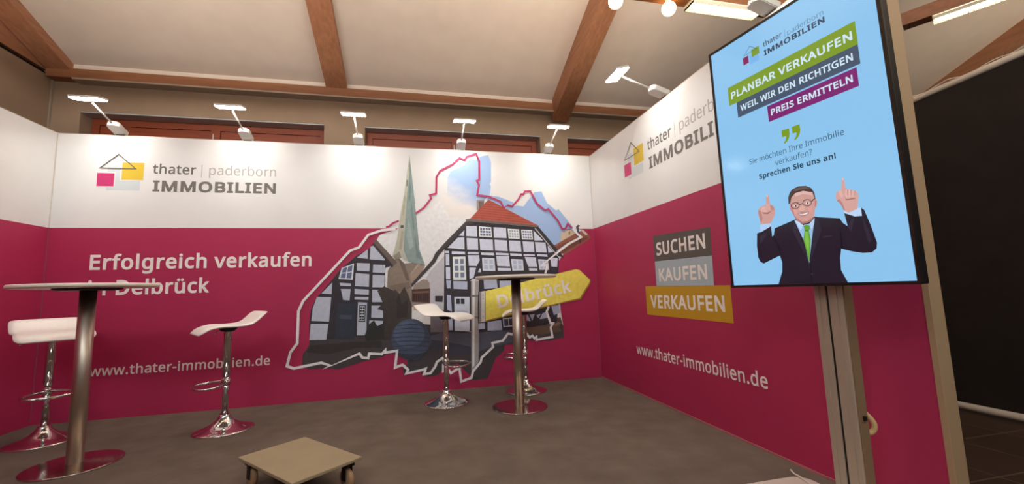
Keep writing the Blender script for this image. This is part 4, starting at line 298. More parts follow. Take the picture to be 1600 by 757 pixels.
PERSON=[["suit_jacket",1,[26,24,38],[306,481,340,491,450,538,449,433,465,442,482,504,649,547,669,553,839,550,861,540,1016,504,1033,465,1064,434,1051,544,1171,557,1187,539,1216,413,1239,285,1231,243,1199,216,1139,218,1070,237,999,265,983,194,978,99,1018,-6,454,-11,506,112,515,193,501,255,338,194,307,215,291,259,291,367]],["suit_jacket",2,[14,13,24],[506,255,520,315,475,416,465,442,449,433,483,360]],["suit_jacket",2,[14,13,24],[999,265,1000,361,1013,432,1016,359,1011,270]],["suit_jacket",2,[40,38,54],[669,550,688,494,702,387,746,173,745,112,726,216,639,462]],["suit_jacket",2,[40,38,54],[836,545,860,531,872,428,793,261,751,163,796,375]],["suit_jacket",2,[42,40,56],[1061,431,1100,490,1115,487,1082,386]],["suit_jacket",2,[42,40,56],[322,450,387,477,399,454,329,377]],["suit_jacket",2,[40,38,54],[1171,489,1198,381,1207,300,1187,291,1170,397]],["suit_jacket",2,[60,58,74],[750,86,763,86,761,71,749,71]],["suit_jacket",2,[10,10,18],[749,163,756,162,751,-8,744,-8]],["suit_jacket",2,[48,46,62],[878,377,947,381,946,372,876,367]],["shirt",3,[150,190,232],[665,549,693,531,733,494,784,499,833,541,801,413,745,171,724,358]],["shirt",4,[190,216,246],[665,549,693,536,733,494,709,452,685,501]],["shirt",4,[180,208,240],[833,541,783,493,796,446,821,486]],["cuff",3,[176,208,244],[345,554,450,562,449,528,340,485]],["cuff",3,[190,216,248],[1050,565,1169,559,1168,497,1122,500,1053,539]],["necktie",5,[96,160,50],[735,487,758,494,784,483,787,458,774,442,780,364,748,173,721,372,741,450]],["necktie",6,[128,190,76],[742,440,764,439,767,353,749,240,731,370]],["necktie",6,[70,128,36],[739,453,775,445,771,435,740,439]],["face",7,[206,156,148],[643,703,662,753,696,783,768,789,845,758,853,711,861,699,870,672,859,630,844,613,831,549,805,521,772,505,728,506,685,540,661,599,639,650]],["face",8,[176,120,112],[661,599,685,540,728,506,772,505,805,521,831,549,820,548,774,522,730,524,690,560]],["face",8,[222,180,172],[696,779,767,785,832,757,838,727,764,757,699,748]],["face",8,[222,172,160],[724,653,753,661,764,626,754,607,731,608,718,624]],["face",8,[168,108,100],[718,621,731,608,754,607,763,618,753,599,728,601]],["face",8,[222,158,150],[660,646,699,638,702,608,674,596]],["face",8,[222,158,150],[781,635,825,637,822,595,795,591]],["face",8,[184,124,116],[853,692,863,670,855,636,844,628]],["face",8,[186,130,122],[650,695,660,693,674,590,663,598,645,649]],["face",9,[140,70,70],[701,601,738,591,796,601,783,578,755,570,724,575]],["face",10,[240,236,238],[708,595,739,587,790,596,779,581,753,577,727,580]],["face",9,[232,226,226],[708,664,706,661,699,659,691,660,683,663,677,667,675,671,678,674,684,676,693,675,701,673,707,669]],["face",10,[60,44,44],[701,666,699,662,695,659,690,660,686,664,685,669,687,673,692,675,696,674,700,671]],["face",9,[120,80,66],[664,697,693,702,720,691,720,686,692,696,665,690]],["face",9,[232,226,226],[807,669,805,666,799,664,791,665,783,667,778,671,776,676,778,679,785,681,793,680,800,677,806,673]],["face",10,[60,44,44],[800,671,798,666,794,664,790,665,787,669,786,674,788,678,792,680,796,679,799,675]],["face",9,[120,80,66],[765,702,793,706,819,695,818,690,792,700,767,695]],["hair",11,[66,50,46],[634,698,637,752,653,789,680,817,734,830,796,819,836,790,855,749,858,700,848,712,843,752,767,783,699,777,664,746,647,695]],["hair",12,[104,82,74],[679,806,733,820,795,809,829,784,769,798,704,795]],["eyeglasses",13,[34,28,34],[725,664,722,654,715,647,704,642,692,641,680,644,669,649,660,658,654,668,653,678,657,687,664,695,674,699,687,700,699,698,710,692,719,684,724,674,725,664,720,665,719,673,715,681,707,688,698,693,687,695,677,694,668,691,661,685,659,677,660,668,664,660,672,653,681,649,692,647,702,647,711,651,717,657,720,665]],["eyeglasses",13,[34,28,34],[826,668,822,658,815,651,805,646,793,645,780,648,768,654,759,662,754,672,753,683,756,693,764,700,774,705,787,706,799,703,811,697,819,688,825,678,826,668,821,669,820,678,815,686,808,693,798,698,787,700,776,700,767,696,761,690,758,682,759,673,763,665,771,658,781,653,792,651,803,651,812,655,818,661,821,669]],["eyeglasses",13,[34,28,34],[724,676,754,680,754,674,724,669]],["eyeglasses",13,[34,28,34],[825,684,857,704,858,695,825,675]],["raised_hand",7,[206,156,148],[351,561,351,604,337,657,346,706,378,726,416,730,429,740,432,790,441,819,453,820,463,803,464,761,465,729,495,708,506,675,501,628,466,573,449,554]],["raised_hand",8,[216,166,158],[428,740,465,729,464,683,439,674,416,700]],["raised_hand",8,[190,136,128],[464,723,494,706,503,673,477,667,464,686]],["raised_hand",8,[220,172,164],[381,717,415,724,421,692,434,658,393,666,369,687]],["raised_hand",8,[150,96,90],[379,668,440,657,477,667,439,643,392,654]],["raised_hand",8,[184,128,122],[344,692,366,688,380,613,360,574,351,604]],["raised_hand",8,[232,192,184],[441,816,453,819,454,802,441,802]],["raised_hand",7,[214,164,156],[1069,814,1078,816,1083,803,1084,769,1086,734,1100,717,1120,710,1145,699,1164,672,1164,643,1154,598,1144,555,1084,535,1053,560,1035,616,1013,645,1008,677,1016,710,1033,720,1053,722,1060,763]],["raised_hand",8,[228,182,174],[1084,718,1095,720,1095,670,1082,646,1075,674]],["raised_hand",8,[228,182,174],[1103,714,1117,709,1114,665,1101,644,1096,670]],["raised_hand",8,[224,176,168],[1123,706,1143,697,1136,661,1122,646,1116,667]],["raised_hand",8,[214,164,156],[1146,694,1162,669,1157,644,1142,643,1138,662]],["raised_hand",8,[170,112,106],[1075,674,1082,644,1101,642,1122,644,1142,640,1141,633,1102,632,1077,635]],["raised_hand",8,[186,130,124],[1013,645,1035,616,1053,560,1062,561,1051,619,1030,657]],["raised_hand",8,[226,178,170],[1033,718,1055,720,1062,677,1051,655,1037,683]],["raised_hand",8,[180,122,114],[1095,716,1101,714,1096,670,1090,671]],["raised_hand",8,[180,122,114],[1118,709,1123,708,1117,665,1113,666]],["raised_hand",8,[180,122,114],[1143,697,1146,694,1139,660,1136,661]],["raised_hand",8,[238,200,192],[1070,812,1078,813,1080,799,1069,799]]]

def text(bm, fr, body, x, y, w, cap, h, weight=0, mi=0, rot=0.0):
    """lettering fitted to width w and cap height cap, baseline start (x, y)"""
    pen = 0; gl = []
    # is an outer contour counter-clockwise in the font data?
    def sarea(c): return sum(c[i][0] * c[(i + 1) % len(c)][1] - c[(i + 1) % len(c)][0] * c[i][1] for i in range(len(c)))
    for ch in body:
        adv, cs = GLYPHS[ch]
        polys = [[(c[i], c[i + 1]) for i in range(0, len(c), 2)] for c in cs]
        if polys:
            big = max(polys, key=lambda c: abs(sarea(c)))
            sg = 1 if sarea(big) > 0 else -1
            extra = [q for c in polys for q in stroke(c, weight * sg)] if weight else []
        else: extra = []
        gl.append((pen, polys, extra)); pen += adv + weight * 1.5
    xs = [p[0] + o for o, ps, ex in gl for c in ps for p in c]
    x0, x1 = min(xs) - weight, max(xs) + weight
    sx = w / (x1 - x0); sy = cap / (CAP + 2 * weight)
    cr, sr = math.cos(rot), math.sin(rot)
    for o, ps, ex in gl:
        if not ps: continue
        for k, c in enumerate(ex):
            c = [((p[0] + o - x0) * sx, (p[1] + weight) * sy) for p in c]
            flat(bm, fr, [[(x + a * cr - b * sr, y + a * sr + b * cr) for a, b in c]], h + (k % 9) * 1.5e-5, mi)
        cs = [[((p[0] + o - x0) * sx, (p[1] + weight) * sy) for p in c] for c in ps]
        cs = [[(x + a * cr - b * sr, y + a * sr + b * cr) for a, b in c] for c in cs]
        main = 1 if sarea(max(cs, key=lambda c: abs(sarea(c)))) > 0 else -1
        outer = [c for c in cs if sarea(c) * main > 0]; holes = [c for c in cs if sarea(c) * main <= 0]
        for c in outer:
            bx = [min(p[0] for p in c), max(p[0] for p in c), min(p[1] for p in c), max(p[1] for p in c)]
            mine = [q for q in holes if bx[0] <= q[0][0] <= bx[1] and bx[2] <= q[0][1] <= bx[3]]
            flat(bm, fr, [c] + mine, h + 0.0002, mi)

# ------------------------------------------------------------------ the setting
W, H, HS = 5.0677, 2.5, 1.6423
YEND = -3.108
def two_tone(bm, x0, x1, y0, y1):
    box(bm, x0, x1, y0, y1, 0, HS, mi=1)
    box(bm, x0, x1, y0, y1, HS, H - 0.006, mi=0)
def booth_wall(name, x0, x1, y0, y1):
    bm = bmesh.new(); two_tone(bm, x0, x1, y0, y1)
    box(bm, x0, x1, y0, y1, H - 0.006, H, mi=2)
    return struct(name, bm, [WALLWHITE, MAGENTA, ALU])
booth_wall('wall_back', -W - 0.055, 0.055, 0.0, 0.055)
booth_wall('wall_left', -W - 0.055, -W, -4.2, 0.0)
booth_wall('wall_right', 0.0, 0.055, YEND, 0.0)
# corner profiles, panel joints and the slim rails along the carpet
bm = bmesh.new()
box(bm, -W, -W + 0.006, -0.006, 0, 0.02, HS, mi=1); box(bm, -W, -W + 0.006, -0.006, 0, HS, H); struct('trim_1', bm, [mat('white_corner_profile', 'cfc8c0', 0.5), mat('rose_corner_profile', '9a4862', 0.5)])
bm = bmesh.new(); box(bm, -0.006, 0, -0.006, 0, 0.02, HS, mi=1); box(bm, -0.006, 0, -0.006, 0, HS, H); struct('trim_2', bm, [MATS['white_corner_profile'], MATS['rose_corner_profile']])
bm = bmesh.new(); box(bm, -0.006, 0, YEND, -0.006, 0.0, 0.012); struct('baseboard_right', bm, mat('rose_rail', 'a5686a', 0.5))
bm = bmesh.new(); box(bm, -0.004, 0.062, -3.132, YEND, 0, 2.515, bev=0.002); struct('trim_3', bm, POSTM)

# floor of the hall with its tile joints
bm = bmesh.new(); box(bm, -6, 10, -6.2, 1.1, -0.06, -0.008)
o = struct('floor', bm, TILE)
nt = TILE.node_tree
br = nt.nodes.new('ShaderNodeTexBrick'); br.offset = 0.0; br.inputs['Scale'].default_value = 1.0
br.inputs['Brick Width'].default_value = 0.4; br.inputs['Row Height'].default_value = 0.4; br.inputs['Mortar Size'].default_value = 0.006
br.inputs['Color1'].default_value = hexc('44332a'); br.inputs['Color2'].default_value = hexc('3d2e25'); br.inputs['Mortar'].default_value = hexc('5c4a3c')
tcn = nt.nodes.new('ShaderNodeTexCoord'); nt.links.new(tcn.outputs['Object'], br.inputs['Vector'])
nt.links.new(br.outputs['Color'], nt.nodes['Principled BSDF'].inputs['Base Color'])
bm = bmesh.new(); box(bm, -W, 0.0, -6.0, 0.0, -0.008, 0.0)
tag(link('carpet', bm, CARPETM), 'brown grey carpet covering the floor between the magenta walls', 'carpet')

# roof: plane z = zc(y), timber plate along the back, rafters, masonry of the hall
def zc(y): return 3.58 + 0.376 * (0.8 - y)
def slope_prism(bm, x0, x1, y0, y1, top, bot, mi=0):
    vs = [bm.verts.new((x, y, zc(y) + o)) for o in (bot, top) for y in (y0, y1) for x in (x0, x1)]
    for q in ((0, 2, 3, 1), (4, 5, 7, 6), (0, 1, 5, 4), (2, 6, 7, 3), (0, 4, 6, 2), (1, 3, 7, 5)):
        bm.faces.new([vs[i] for i in q]).material_index = mi
    bmesh.ops.recalc_face_normals(bm, faces=bm.faces)
    return bm
struct('ceiling', slope_prism(bmesh.new(), -5.9, 18, -5.2, 1.0, 0.1, 0.0), PLASTER)
bm = bmesh.new(); box(bm, -5.79, 12, 0.84, 0.92, 3.46, 3.6); struct('trim_4', bm, PLASTER)
bm = bmesh.new(); box(bm, -5.79, 12, 0.80, 0.95, 3.395, 3.50, bev=0.004); struct('beam_plate', bm, WOODX)
bm = bmesh.new(); box(bm, -5.55, 12, 0.79, 0.92, 3.375, 3.393); struct('trim_5', bm, mat('pale_edge_strip', 'b4a594', 0.6))
for x0, x1, d in ((-5.79, -5.575, 0.10), (-3.02, -2.785, 0.09), (-0.131, 0.088, 0.29), (2.72, 2.94, 0.2), (5.69, 5.9, 0.2), (8.5, 8.72, 0.2)):
    y1 = 0.86
    struct('rafter', slope_prism(bmesh.new(), x0, x1, -5.2, y1, 0.0, -d), WOOD)
# left hall wall with its wooden gable boarding
bm = bmesh.new(); box(bm, -6.0, -5.80, -6, 1.0, 0, 3.425); struct('wall_hall_left', bm, GREYWALL)
bm = bmesh.new(); box(bm, -6.0, -5.84, -6, 0.9, 3.425, 3.47); struct('wall_gap_shade', bm, BLACK)  # black bar painting the shade inside the open gap above the wall
bm = bmesh.new()
vs = [bm.verts.new(p) for p in ((-5.80, -5.2, 3.47), (-5.80, 0.85, 3.47), (-5.80, 0.85, zc(0.85)), (-5.80, -5.2, zc(-5.2)), (-5.95, -5.2, 3.47), (-5.95, 0.85, 3.47), (-5.95, 0.85, zc(0.85)), (-5.95, -5.2, zc(-5.2)))]
for q in ((0, 1, 2, 3), (7, 6, 5, 4), (0, 4, 5, 1), (3, 2, 6, 7), (0, 3, 7, 4), (1, 5, 6, 2)): bm.faces.new([vs[i] for i in q])
bmesh.ops.recalc_face_normals(bm, faces=bm.faces)
struct('wall_gable', bm, WOOD)
bm = bmesh.new(); box(bm, -5.80, -5.785, 0.895, 0.92, 2.4, 3.42); struct('trim_7', bm, mat('pale_corner_strip', 'a89a88', 0.6))
# back wall of the hall with three window recesses
RECESS = ((-5.53, -3.056), (-2.583, -0.30), (0.10, 2.38))
ZR = 3.06
bm = bmesh.new()
for x0, x1 in ((-6.0, -5.53), (-3.056, -2.583), (-0.30, 0.10), (2.38, 12)): box(bm, x0, x1, 0.92, 1.25, 0, 3.42)
for x0, x1 in RECESS:
    box(bm, x0, x1, 0.92, 1.25, ZR + 0.012, 3.42); box(bm, x0, x1, 0.92, 1.25, 0, 1.1)
    box(bm, x0, x1, 0.925, 1.25, ZR, ZR + 0.012, mi=1)
struct('wall_hall_back', bm, [GREYWALL, SOFFIT])
NIGHT = mat('night_glass', '0d0c0e', 0.05)
for k, (x0, x1) in enumerate(RECESS):
    t = bpy.data.objects.new('window_%d' % (k + 1), None); COL.objects.link(t); t['kind'] = 'structure'
    t.location = ((x0 + x1) / 2, 1.09, 1.1); hw = (x1 - x0) / 2 - 0.004; ht = ZR - 1.1 - 0.002
    bm = bmesh.new()
    box(bm, -hw, hw, 0, 0.08, ht - 0.075, ht); box(bm, -hw, hw, 0, 0.08, 0, 0.07)
    box(bm, -hw, -hw + 0.07, 0, 0.08, 0.07, ht - 0.075); box(bm, hw - 0.07, hw, 0, 0.08, 0.07, ht - 0.075)
    box(bm, -0.05, 0.05, -0.006, 0.08, 0.07, ht - 0.075)
    link('window_frame', bm, WINWOOD, t)
    for s in (-1, 1):
        a, b = (-hw + 0.07, -0.05) if s < 0 else (0.05, hw - 0.07)
        bm = bmesh.new()
        box(bm, a, b, 0.015, 0.065, ht - 0.30, ht - 0.075, bev=0.006); box(bm, a, b, 0.015, 0.065, 0.07, 0.18)
        box(bm, a, a + 0.10, 0.015, 0.065, 0.18, ht - 0.30); box(bm, b - 0.10, b, 0.015, 0.065, 0.18, ht - 0.30)
        sash = link('sash', bm, WINWOOD, t)
        link('pane', B(a + 0.10, b - 0.10, 0.035, 0.045, 0.18, ht - 0.30), NIGHT, sash)
    bm = bmesh.new(); tube(bm, [(-0.02, -0.012, ht - 0.12), (-0.02, -0.012, ht - 0.26)], 0.008)
    link('window_latch', bm, TUBEWHITE, t)

# ------------------------------------------------------------------ hung timber frame with lamps
ZB = 3.262
J = Vector((2.341, -1.7, ZB)); DB = Vector((0.49, -0.87, 0)).normalized(); NB = Vector((-0.87, -0.49, 0)).normalized()
bm = bmesh.new()
box(bm, -5.80, 2.36, -1.70, -1.58, ZB, ZB + 0.17, bev=0.003)
for x in (-2.9, -0.02): box(bm, x - 0.06, x + 0.06, -1.69, -1.59, ZB + 0.17, zc(-1.59) - (0.09 if x < -1 else 0.29))
struct('beam_tie', bm, WOODX)
bm = bmesh.new()
RB = Matrix((( DB.x, -NB.x, 0, J.x), (DB.y, -NB.y, 0, J.y), (0, 0, 1, ZB), (0, 0, 0, 1)))
box(bm, 0.03, 2.4, 0, 0.12, -0.005, 0.115, bev=0.003, mtx=RB)
box(bm, 1.9, 2.02, 0.01, 0.11, 0.115, zc(-3.4) - ZB - 0.02, mtx=RB)
struct('beam_diagonal', bm, WOOD)
def fluorescent(label, loc, rz, L):
    t = thing('fluorescent_lamp', label, 'lamp', loc, rz, 'fluorescent lamps on the hung beams')
    # local: x along the beam, -y out from it
    link('lamp_housing', B(0, L, 0, 0.12, 0.034, 0.040), LAMPWHITE, t)
    bm = bmesh.new(); tube(bm, [(0.02, 0.06, 0.018), (L - 0.02, 0.06, 0.018)], 0.014, 14)
    link('light_tube', bm, TUBE, t, True)
    bm = bmesh.new(); n = int(L / 0.03)
    for i in range(n + 1):
        x = i * (L - 0.003) / n; box(bm, x, x + 0.003, 0.004, 0.116, 0.0, 0.016)
    box(bm, 0, L, 0.0, 0.004, 0.0, 0.03); box(bm, 0, L, 0.116, 0.12, 0.0, 0.03)
    link('louvre', bm, mat('louvre_white', 'f0e6d0', 0.3), t)
    for x in (0, L - 0.004): link('end_cap', B(x, x + 0.004, 0.0, 0.12, 0.0, 0.036), LAMPWHITE, t)
    return t
fluorescent('glowing louvred fluorescent lamp on the hung beam, touching top left of the monitor', (0.20, -1.70, ZB - 0.040), 0, 0.66)
o = fluorescent('glowing louvred fluorescent lamp on the slanting beam, above the black partition', (0, 0, 0), 0, 1.1)
o.matrix_world = RB @ Matrix.Translation((0.22, 0, -0.046)) @ Matrix.Diagonal((1, 1, 1, 1))
def bulb(x, label):
    t = thing('globe_bulb', label, 'light bulb', (x, -1.64, ZB), 0, 'globe bulbs under the hung beam')
    link('glass_globe', lathe(bmesh.new(), [(0, -0.135)] + [(0.055 * math.sin(a * PI / 12), -0.080 - 0.055 * math.cos(a * PI / 12)) for a in range(1, 11)] + [(0.02, -0.024)], 28), BULB, t, True)
    link('socket', lathe(bmesh.new(), [(0, -0.032), (0.021, -0.032), (0.023, -0.004), (0.03, 0.0), (0, 0.0)], 20), TUBEWHITE, t, True)
bulb(0.013, 'glowing warm globe bulb under the beam, nearer to the fluorescent lamp')
bulb(-0.452, 'glowing warm globe bulb under the beam, in front of the wide rafter')

# ------------------------------------------------------------------ arm lights on the wall tops
def arm_light(label, loc, rz):
    t = thing('arm_light', label, 'lamp', loc, rz, 'arm lights clamped on the wall tops')
    a = math.atan2(0.155 - 0.03, 0.40)
    M = Matrix.Translation((0, -0.0, 0.03)) @ Matrix.Rotation(-a, 4, 'X')
    bm = bmesh.new(); out = [(-0.048, 0.03), (0.048, 0.03)] + [(0.048 * math.cos(k * PI / 10), -0.095 - 0.034 * math.sin(k * PI / 10)) for k in range(11)]
    lo = [bm.verts.new(M @ Vector((p[0], p[1], -0.022))) for p in out]; hi = [bm.verts.new(M @ Vector((p[0], p[1], 0.022))) for p in out]
    bm.faces.new(lo); bm.faces.new(hi[::-1])
    for k in range(len(out)): bm.faces.new((lo[k], hi[k], hi[(k + 1) % len(out)], lo[(k + 1) % len(out)]))
    bmesh.ops.recalc_face_normals(bm, faces=bm.faces)
    bmesh.ops.bevel(bm, geom=list(bm.edges), offset=0.004, segments=2, affect='EDGES')
    link('driver_box', bm, LAMPWHITE, t)
    bm = bmesh.new(); box(bm, -0.035, 0.035, 0.0, 0.032, 0.0, 0.014)
    link('wall_clamp', bm, DARKMETAL, t)
    bm = bmesh.new(); tube(bm, [M @ Vector((0, -0.12, 0.0)), M @ Vector((0, -0.37, 0.005))], 0.0075, 10)
    link('arm', bm, LAMPWHITE, t, True)
    bm = bmesh.new(); HM = Matrix.Translation((0, -0.405, 0.158)) @ Matrix.Rotation(math.radians(13), 4, 'X')
    box(bm, -0.108, 0.108, -0.055, 0.055, 0.0, 0.018, bev=0.005, mtx=HM)
    hd = link('lamp_head', bm, LAMPWHITE, t)
    bm = bmesh.new(); box(bm, -0.103, 0.103, -0.051, 0.051, -0.004, 0.0, mtx=HM)
    link('led_panel', bm, LED, hd)
    bm = bmesh.new()
    for i in range(12): box(bm, -0.0995 + i * 0.0178, -0.0965 + i * 0.0178, -0.053, 0.053, -0.012, -0.004, mtx=HM)
    link('led_ribs', bm, mat('led_rib_white', 'f4f0e8', 0.4), hd)
    return t
POSN = ['arm light above the logo squares, leftmost on the back wall top', 'arm light second from left on the back wall top',
        'arm light left of the spire tip on the back wall top', 'arm light above the printed blue sky on the back wall top', 'arm light on the back wall top nearest the right corner']
for x, lab in zip((-4.60, -3.56, -2.535, -1.495, -0.516), POSN): arm_light('glowing white ' + lab, (x, 0.0, H), 0)
arm_light('glowing white arm light on top of the right wall, seen whole', (0.0, -1.50, H), -PI / 2)
arm_light('white arm light on the right wall top above the monitor, only its box visible', (0.0, -2.56, H), -PI / 2)
bm = bmesh.new(); pts = []
for i in range(41):
    x = -4.7 + i * 0.1065
    pts.append((x, 0.044 + 0.005 * math.sin(i * 1.3), H + 0.004 + (0.016 if i % 10 in (0, 1) else 0.0) + 0.004 * abs(math.sin(i * 2.1))))
tube(bm, smooth_path(pts, 3), 0.004, 8)
tag(link('power_cable', bm, BLACK, None, True), 'thin black cable lying along the top of the back wall', 'cable')
bm = bmesh.new()
tube(bm, smooth_path([(0.044 + 0.005 * math.sin(i * 1.7), -1.35 - 0.1 * i, H + 0.004 + (0.012 if i % 6 == 2 else 0)) for i in range(17)], 3), 0.004, 8)
tag(link('power_cable', bm, BLACK, None, True), 'thin black cable lying along the top of the right wall', 'cable')

# ------------------------------------------------------------------ print on the walls
FB = Frame((0, 0, 0), (1, 0, 0), (0, 0, 1), (0, -1, 0))
FRT = Frame((0, 0, 0), (0, -1, 0), (0, 0, 1), (-1, 0, 0))
HL = 0.0008
def flatobj(name, fr, parts, mats, parent=None):
    bm = bmesh.new()
    for contours, h, mi in parts: flat(bm, fr, contours, h, mi)
    return link(name, bm, mats, parent)
def tri_outline(x0, x1, xa, y0, ya, w):
    o = [(x0, y0), (x1, y0), (xa, ya)]
    i = fatten(o, -w)
    return [o, i]
def textobj(name, fr, args, m, parent=None):
    bm = bmesh.new()
    for a in args: text(bm, fr, **a)
    return link(name, bm, m, parent)
def logo(fr, u, label):
    t = thing('company_logo', label, 'logo', fr(u + 0.7, 1.98), 0, 'company logos on the walls')
    fr = Frame(fr.o - fr(u + 0.7, 1.98), fr.ex, fr.ey, fr.n)
    flatobj('pale_square', fr, [(rect(u + 0.075, 1.984, u + 0.33, 2.222), HL, 0)], PALEBLUE, t)
    flatobj('yellow_square', fr, [(rect(u + 0.176, 2.074, u + 0.364, 2.255), HL * 2, 1), (rect(u + 0.186, 2.084, u + 0.354, 2.245), HL * 3, 0)], [OCHRE, WALLWHITE], t)
    flatobj('magenta_square', fr, [(rect(u - 0.008, 2.010, u + 0.141, 2.151), HL * 4, 1), (rect(u + 0.002, 2.020, u + 0.131, 2.141), HL * 5, 0)], [PINKSQ, WALLWHITE], t)
    flatobj('roof_outline', fr, [(tri_outline(u + 0.008, u + 0.302, u + 0.153, 2.183, 2.325, 0.010), HL * 6, 0)], GREY_D, t)
    textobj('dark_lettering', fr, [dict(body='thater', x=u + 0.424, y=2.148, w=0.348, cap=0.092, h=HL * 2, weight=14)], GREY_D, t)
    flatobj('divider_bar', fr, [(rect(u + 0.815, 2.122, u + 0.821, 2.245), HL * 2, 0)], GREY_L, t)
    textobj('pale_lettering', fr, [dict(body='paderborn', x=u + 0.879, y=2.150, w=0.574, cap=0.092, h=HL * 2, weight=2)], GREY_L, t)
    textobj('bold_lettering', fr, [dict(body='IMMOBILIEN', x=u + 0.431, y=1.980, w=1.024, cap=0.104, h=HL * 2, weight=34)], GREY_M, t)
logo(FB, -4.75, 'house and squares logo with grey company lettering on the back wall')
logo(FRT, 0.792, 'house and squares logo with grey lettering on right wall, partly behind the monitor')
sl = thing('slogan', 'large white two-line slogan on the magenta back wall behind the left table', 'lettering', (-4.75, 0, 1.0))
FSL = Frame((4.75, 0, -1.0), (1, 0, 0), (0, 0, 1), (0, -1, 0))
textobj('lettering', FSL, [dict(body='Erfolgreich verkaufen', x=-4.75, y=1.27, w=1.79, cap=0.133, h=HL, weight=24)], INKWHITE, sl)
textobj('lettering', FSL, [dict(body='in Delbrück', x=-4.75, y=1.045, w=0.925, cap=0.133, h=HL, weight=24)], INKWHITE, sl)
o = textobj('web_address', FB, [dict(body='www.thater-immobilien.de', x=-4.69, y=0.362, w=1.393, cap=0.083, h=HL, weight=14)], INKWHITE)
tag(o, 'white web address low on the back wall behind the stool', 'lettering', 'web addresses on the walls')
o = textobj('web_address', FRT, [dict(body='www.thater-immobilien.de', x=0.803, y=0.362, w=1.478, cap=0.088, h=HL, weight=14)], INKWHITE)
tag(o, 'white web address low on the right wall under the coloured word boxes', 'lettering', 'web addresses on the walls')
for nm, q, tx, m, lab in (
    ('SUCHEN', [(1.204, 1.180), (1.908, 1.170), (1.914, 1.366), (1.204, 1.400)], (1.24, 1.226, 0.612, 0.108), ANTHRA, 'dark grey word box, top one of three on the right wall'),
    ('KAUFEN', [(1.204, 0.970), (1.903, 0.963), (1.908, 1.170), (1.204, 1.180)], (1.253, 1.010, 0.592, 0.106), SKYBOX, 'grey blue word box, middle one of three on the right wall'),
    ('VERKAUFEN', [(1.026, 0.727), (2.055, 0.722), (2.055, 0.964), (1.026, 0.974)], (1.096, 0.789, 0.894, 0.108), GOLD, 'gold yellow word box, lowest and widest of three on the right wall')):
    t = thing('word_box', lab, 'sign', FRT(q[0][0], q[0][1]), 0, 'word boxes on the right wall')
    fr = Frame(FRT.o - FRT(q[0][0], q[0][1]), FRT.ex, FRT.ey, FRT.n)
    flatobj('coloured_panel', fr, [([q], HL, 0)], m, t)
    textobj('lettering', fr, [dict(body=nm, x=tx[0], y=tx[1], w=tx[2], cap=tx[3], h=HL * 2, weight=26)], INKWHITE, t)

# mural: one printed picture, split into what it shows
mural = thing('mural', 'printed town picture with spire and half-timbered houses on the back wall', 'mural', (-2.0, 0, 0.2))
FM = Frame((2.0, 0, -0.2), (1, 0, 0), (0, 0, 1), (0, -1, 0))
def inkobj(name, polys, step=0.0006):
    bm = bmesh.new(); ly = bm.loops.layers.float_color.new('ink')
    for k, (z, h, c) in enumerate(polys):
        flat(bm, FM, [[(c[i] / 1000, c[i + 1] / 1000) for i in range(0, len(c), 2)]], z * step + k * 2e-6, 0, hexc(h), ly)
    return link(name, bm, ink(), mural)
order = []
for p in MURAL:
    if p[0] not in order: order.append(p[0])
for nm in order: inkobj(nm, [p[1:] for p in MURAL if p[0] == nm])
def sky_mat():
    m = bpy.data.materials.new('printed_blue_sky'); m.use_nodes = True
    nt = m.node_tree; b = nt.nodes['Principled BSDF']; b.inputs['Roughness'].default_value = 0.55
    tc = nt.nodes.new('ShaderNodeTexCoord'); mp = nt.nodes.new('ShaderNodeMapping'); mp.inputs['Scale'].default_value = (1, 1, 1.8)
    nz = nt.nodes.new('ShaderNodeTexNoise'); nz.inputs['Scale'].default_value = 3.2; nz.inputs['Detail'].default_value = 7
    nt.links.new(tc.outputs['Object'], mp.inputs[0]); nt.links.new(mp.outputs[0], nz.inputs['Vector'])
    sp = nt.nodes.new('ShaderNodeSeparateXYZ'); nt.links.new(tc.outputs['Object'], sp.inputs[0])
    # clouds and pale haze grow towards the lower left of the picture
    mx = nt.nodes.new('ShaderNodeMath'); mx.operation = 'MULTIPLY_ADD'; mx.inputs[1].default_value = 0.75
    nt.links.new(sp.outputs['X'], mx.inputs[0]); nt.links.new(sp.outputs['Z'], mx.inputs[2])
    m2 = nt.nodes.new('ShaderNodeMath'); m2.operation = 'MULTIPLY_ADD'; m2.inputs[1].default_value = 0.55
    nt.links.new(nz.outputs['Fac'], m2.inputs[0]); nt.links.new(mx.outputs[0], m2.inputs[2])
    mr = nt.nodes.new('ShaderNodeMapRange'); mr.interpolation_type = 'SMOOTHSTEP'
    mr.inputs[1].default_value = 2.28; mr.inputs[2].default_value = 2.62
    nt.links.new(m2.outputs[0], mr.inputs[0])
    mix = nt.nodes.new('ShaderNodeMix'); mix.data_type = 'RGBA'
    mix.inputs[6].default_value = hexc('ece8e5'); mix.inputs[7].default_value = hexc('9dbbe4')
    nt.links.new(mr.outputs[0], mix.inputs[0]); nt.links.new(mix.outputs[2], b.inputs['Base Color'])
    return m
SKYM = sky_mat()
for c in SKIES:
    bm = bmesh.new(); flat(bm, FM, [[(c[i] / 1000, c[i + 1] / 1000) for i in range(0, len(c), 2)]], 2 * 0.0006 + 0.0001)
    link('printed_blue_sky', bm, SKYM, mural)
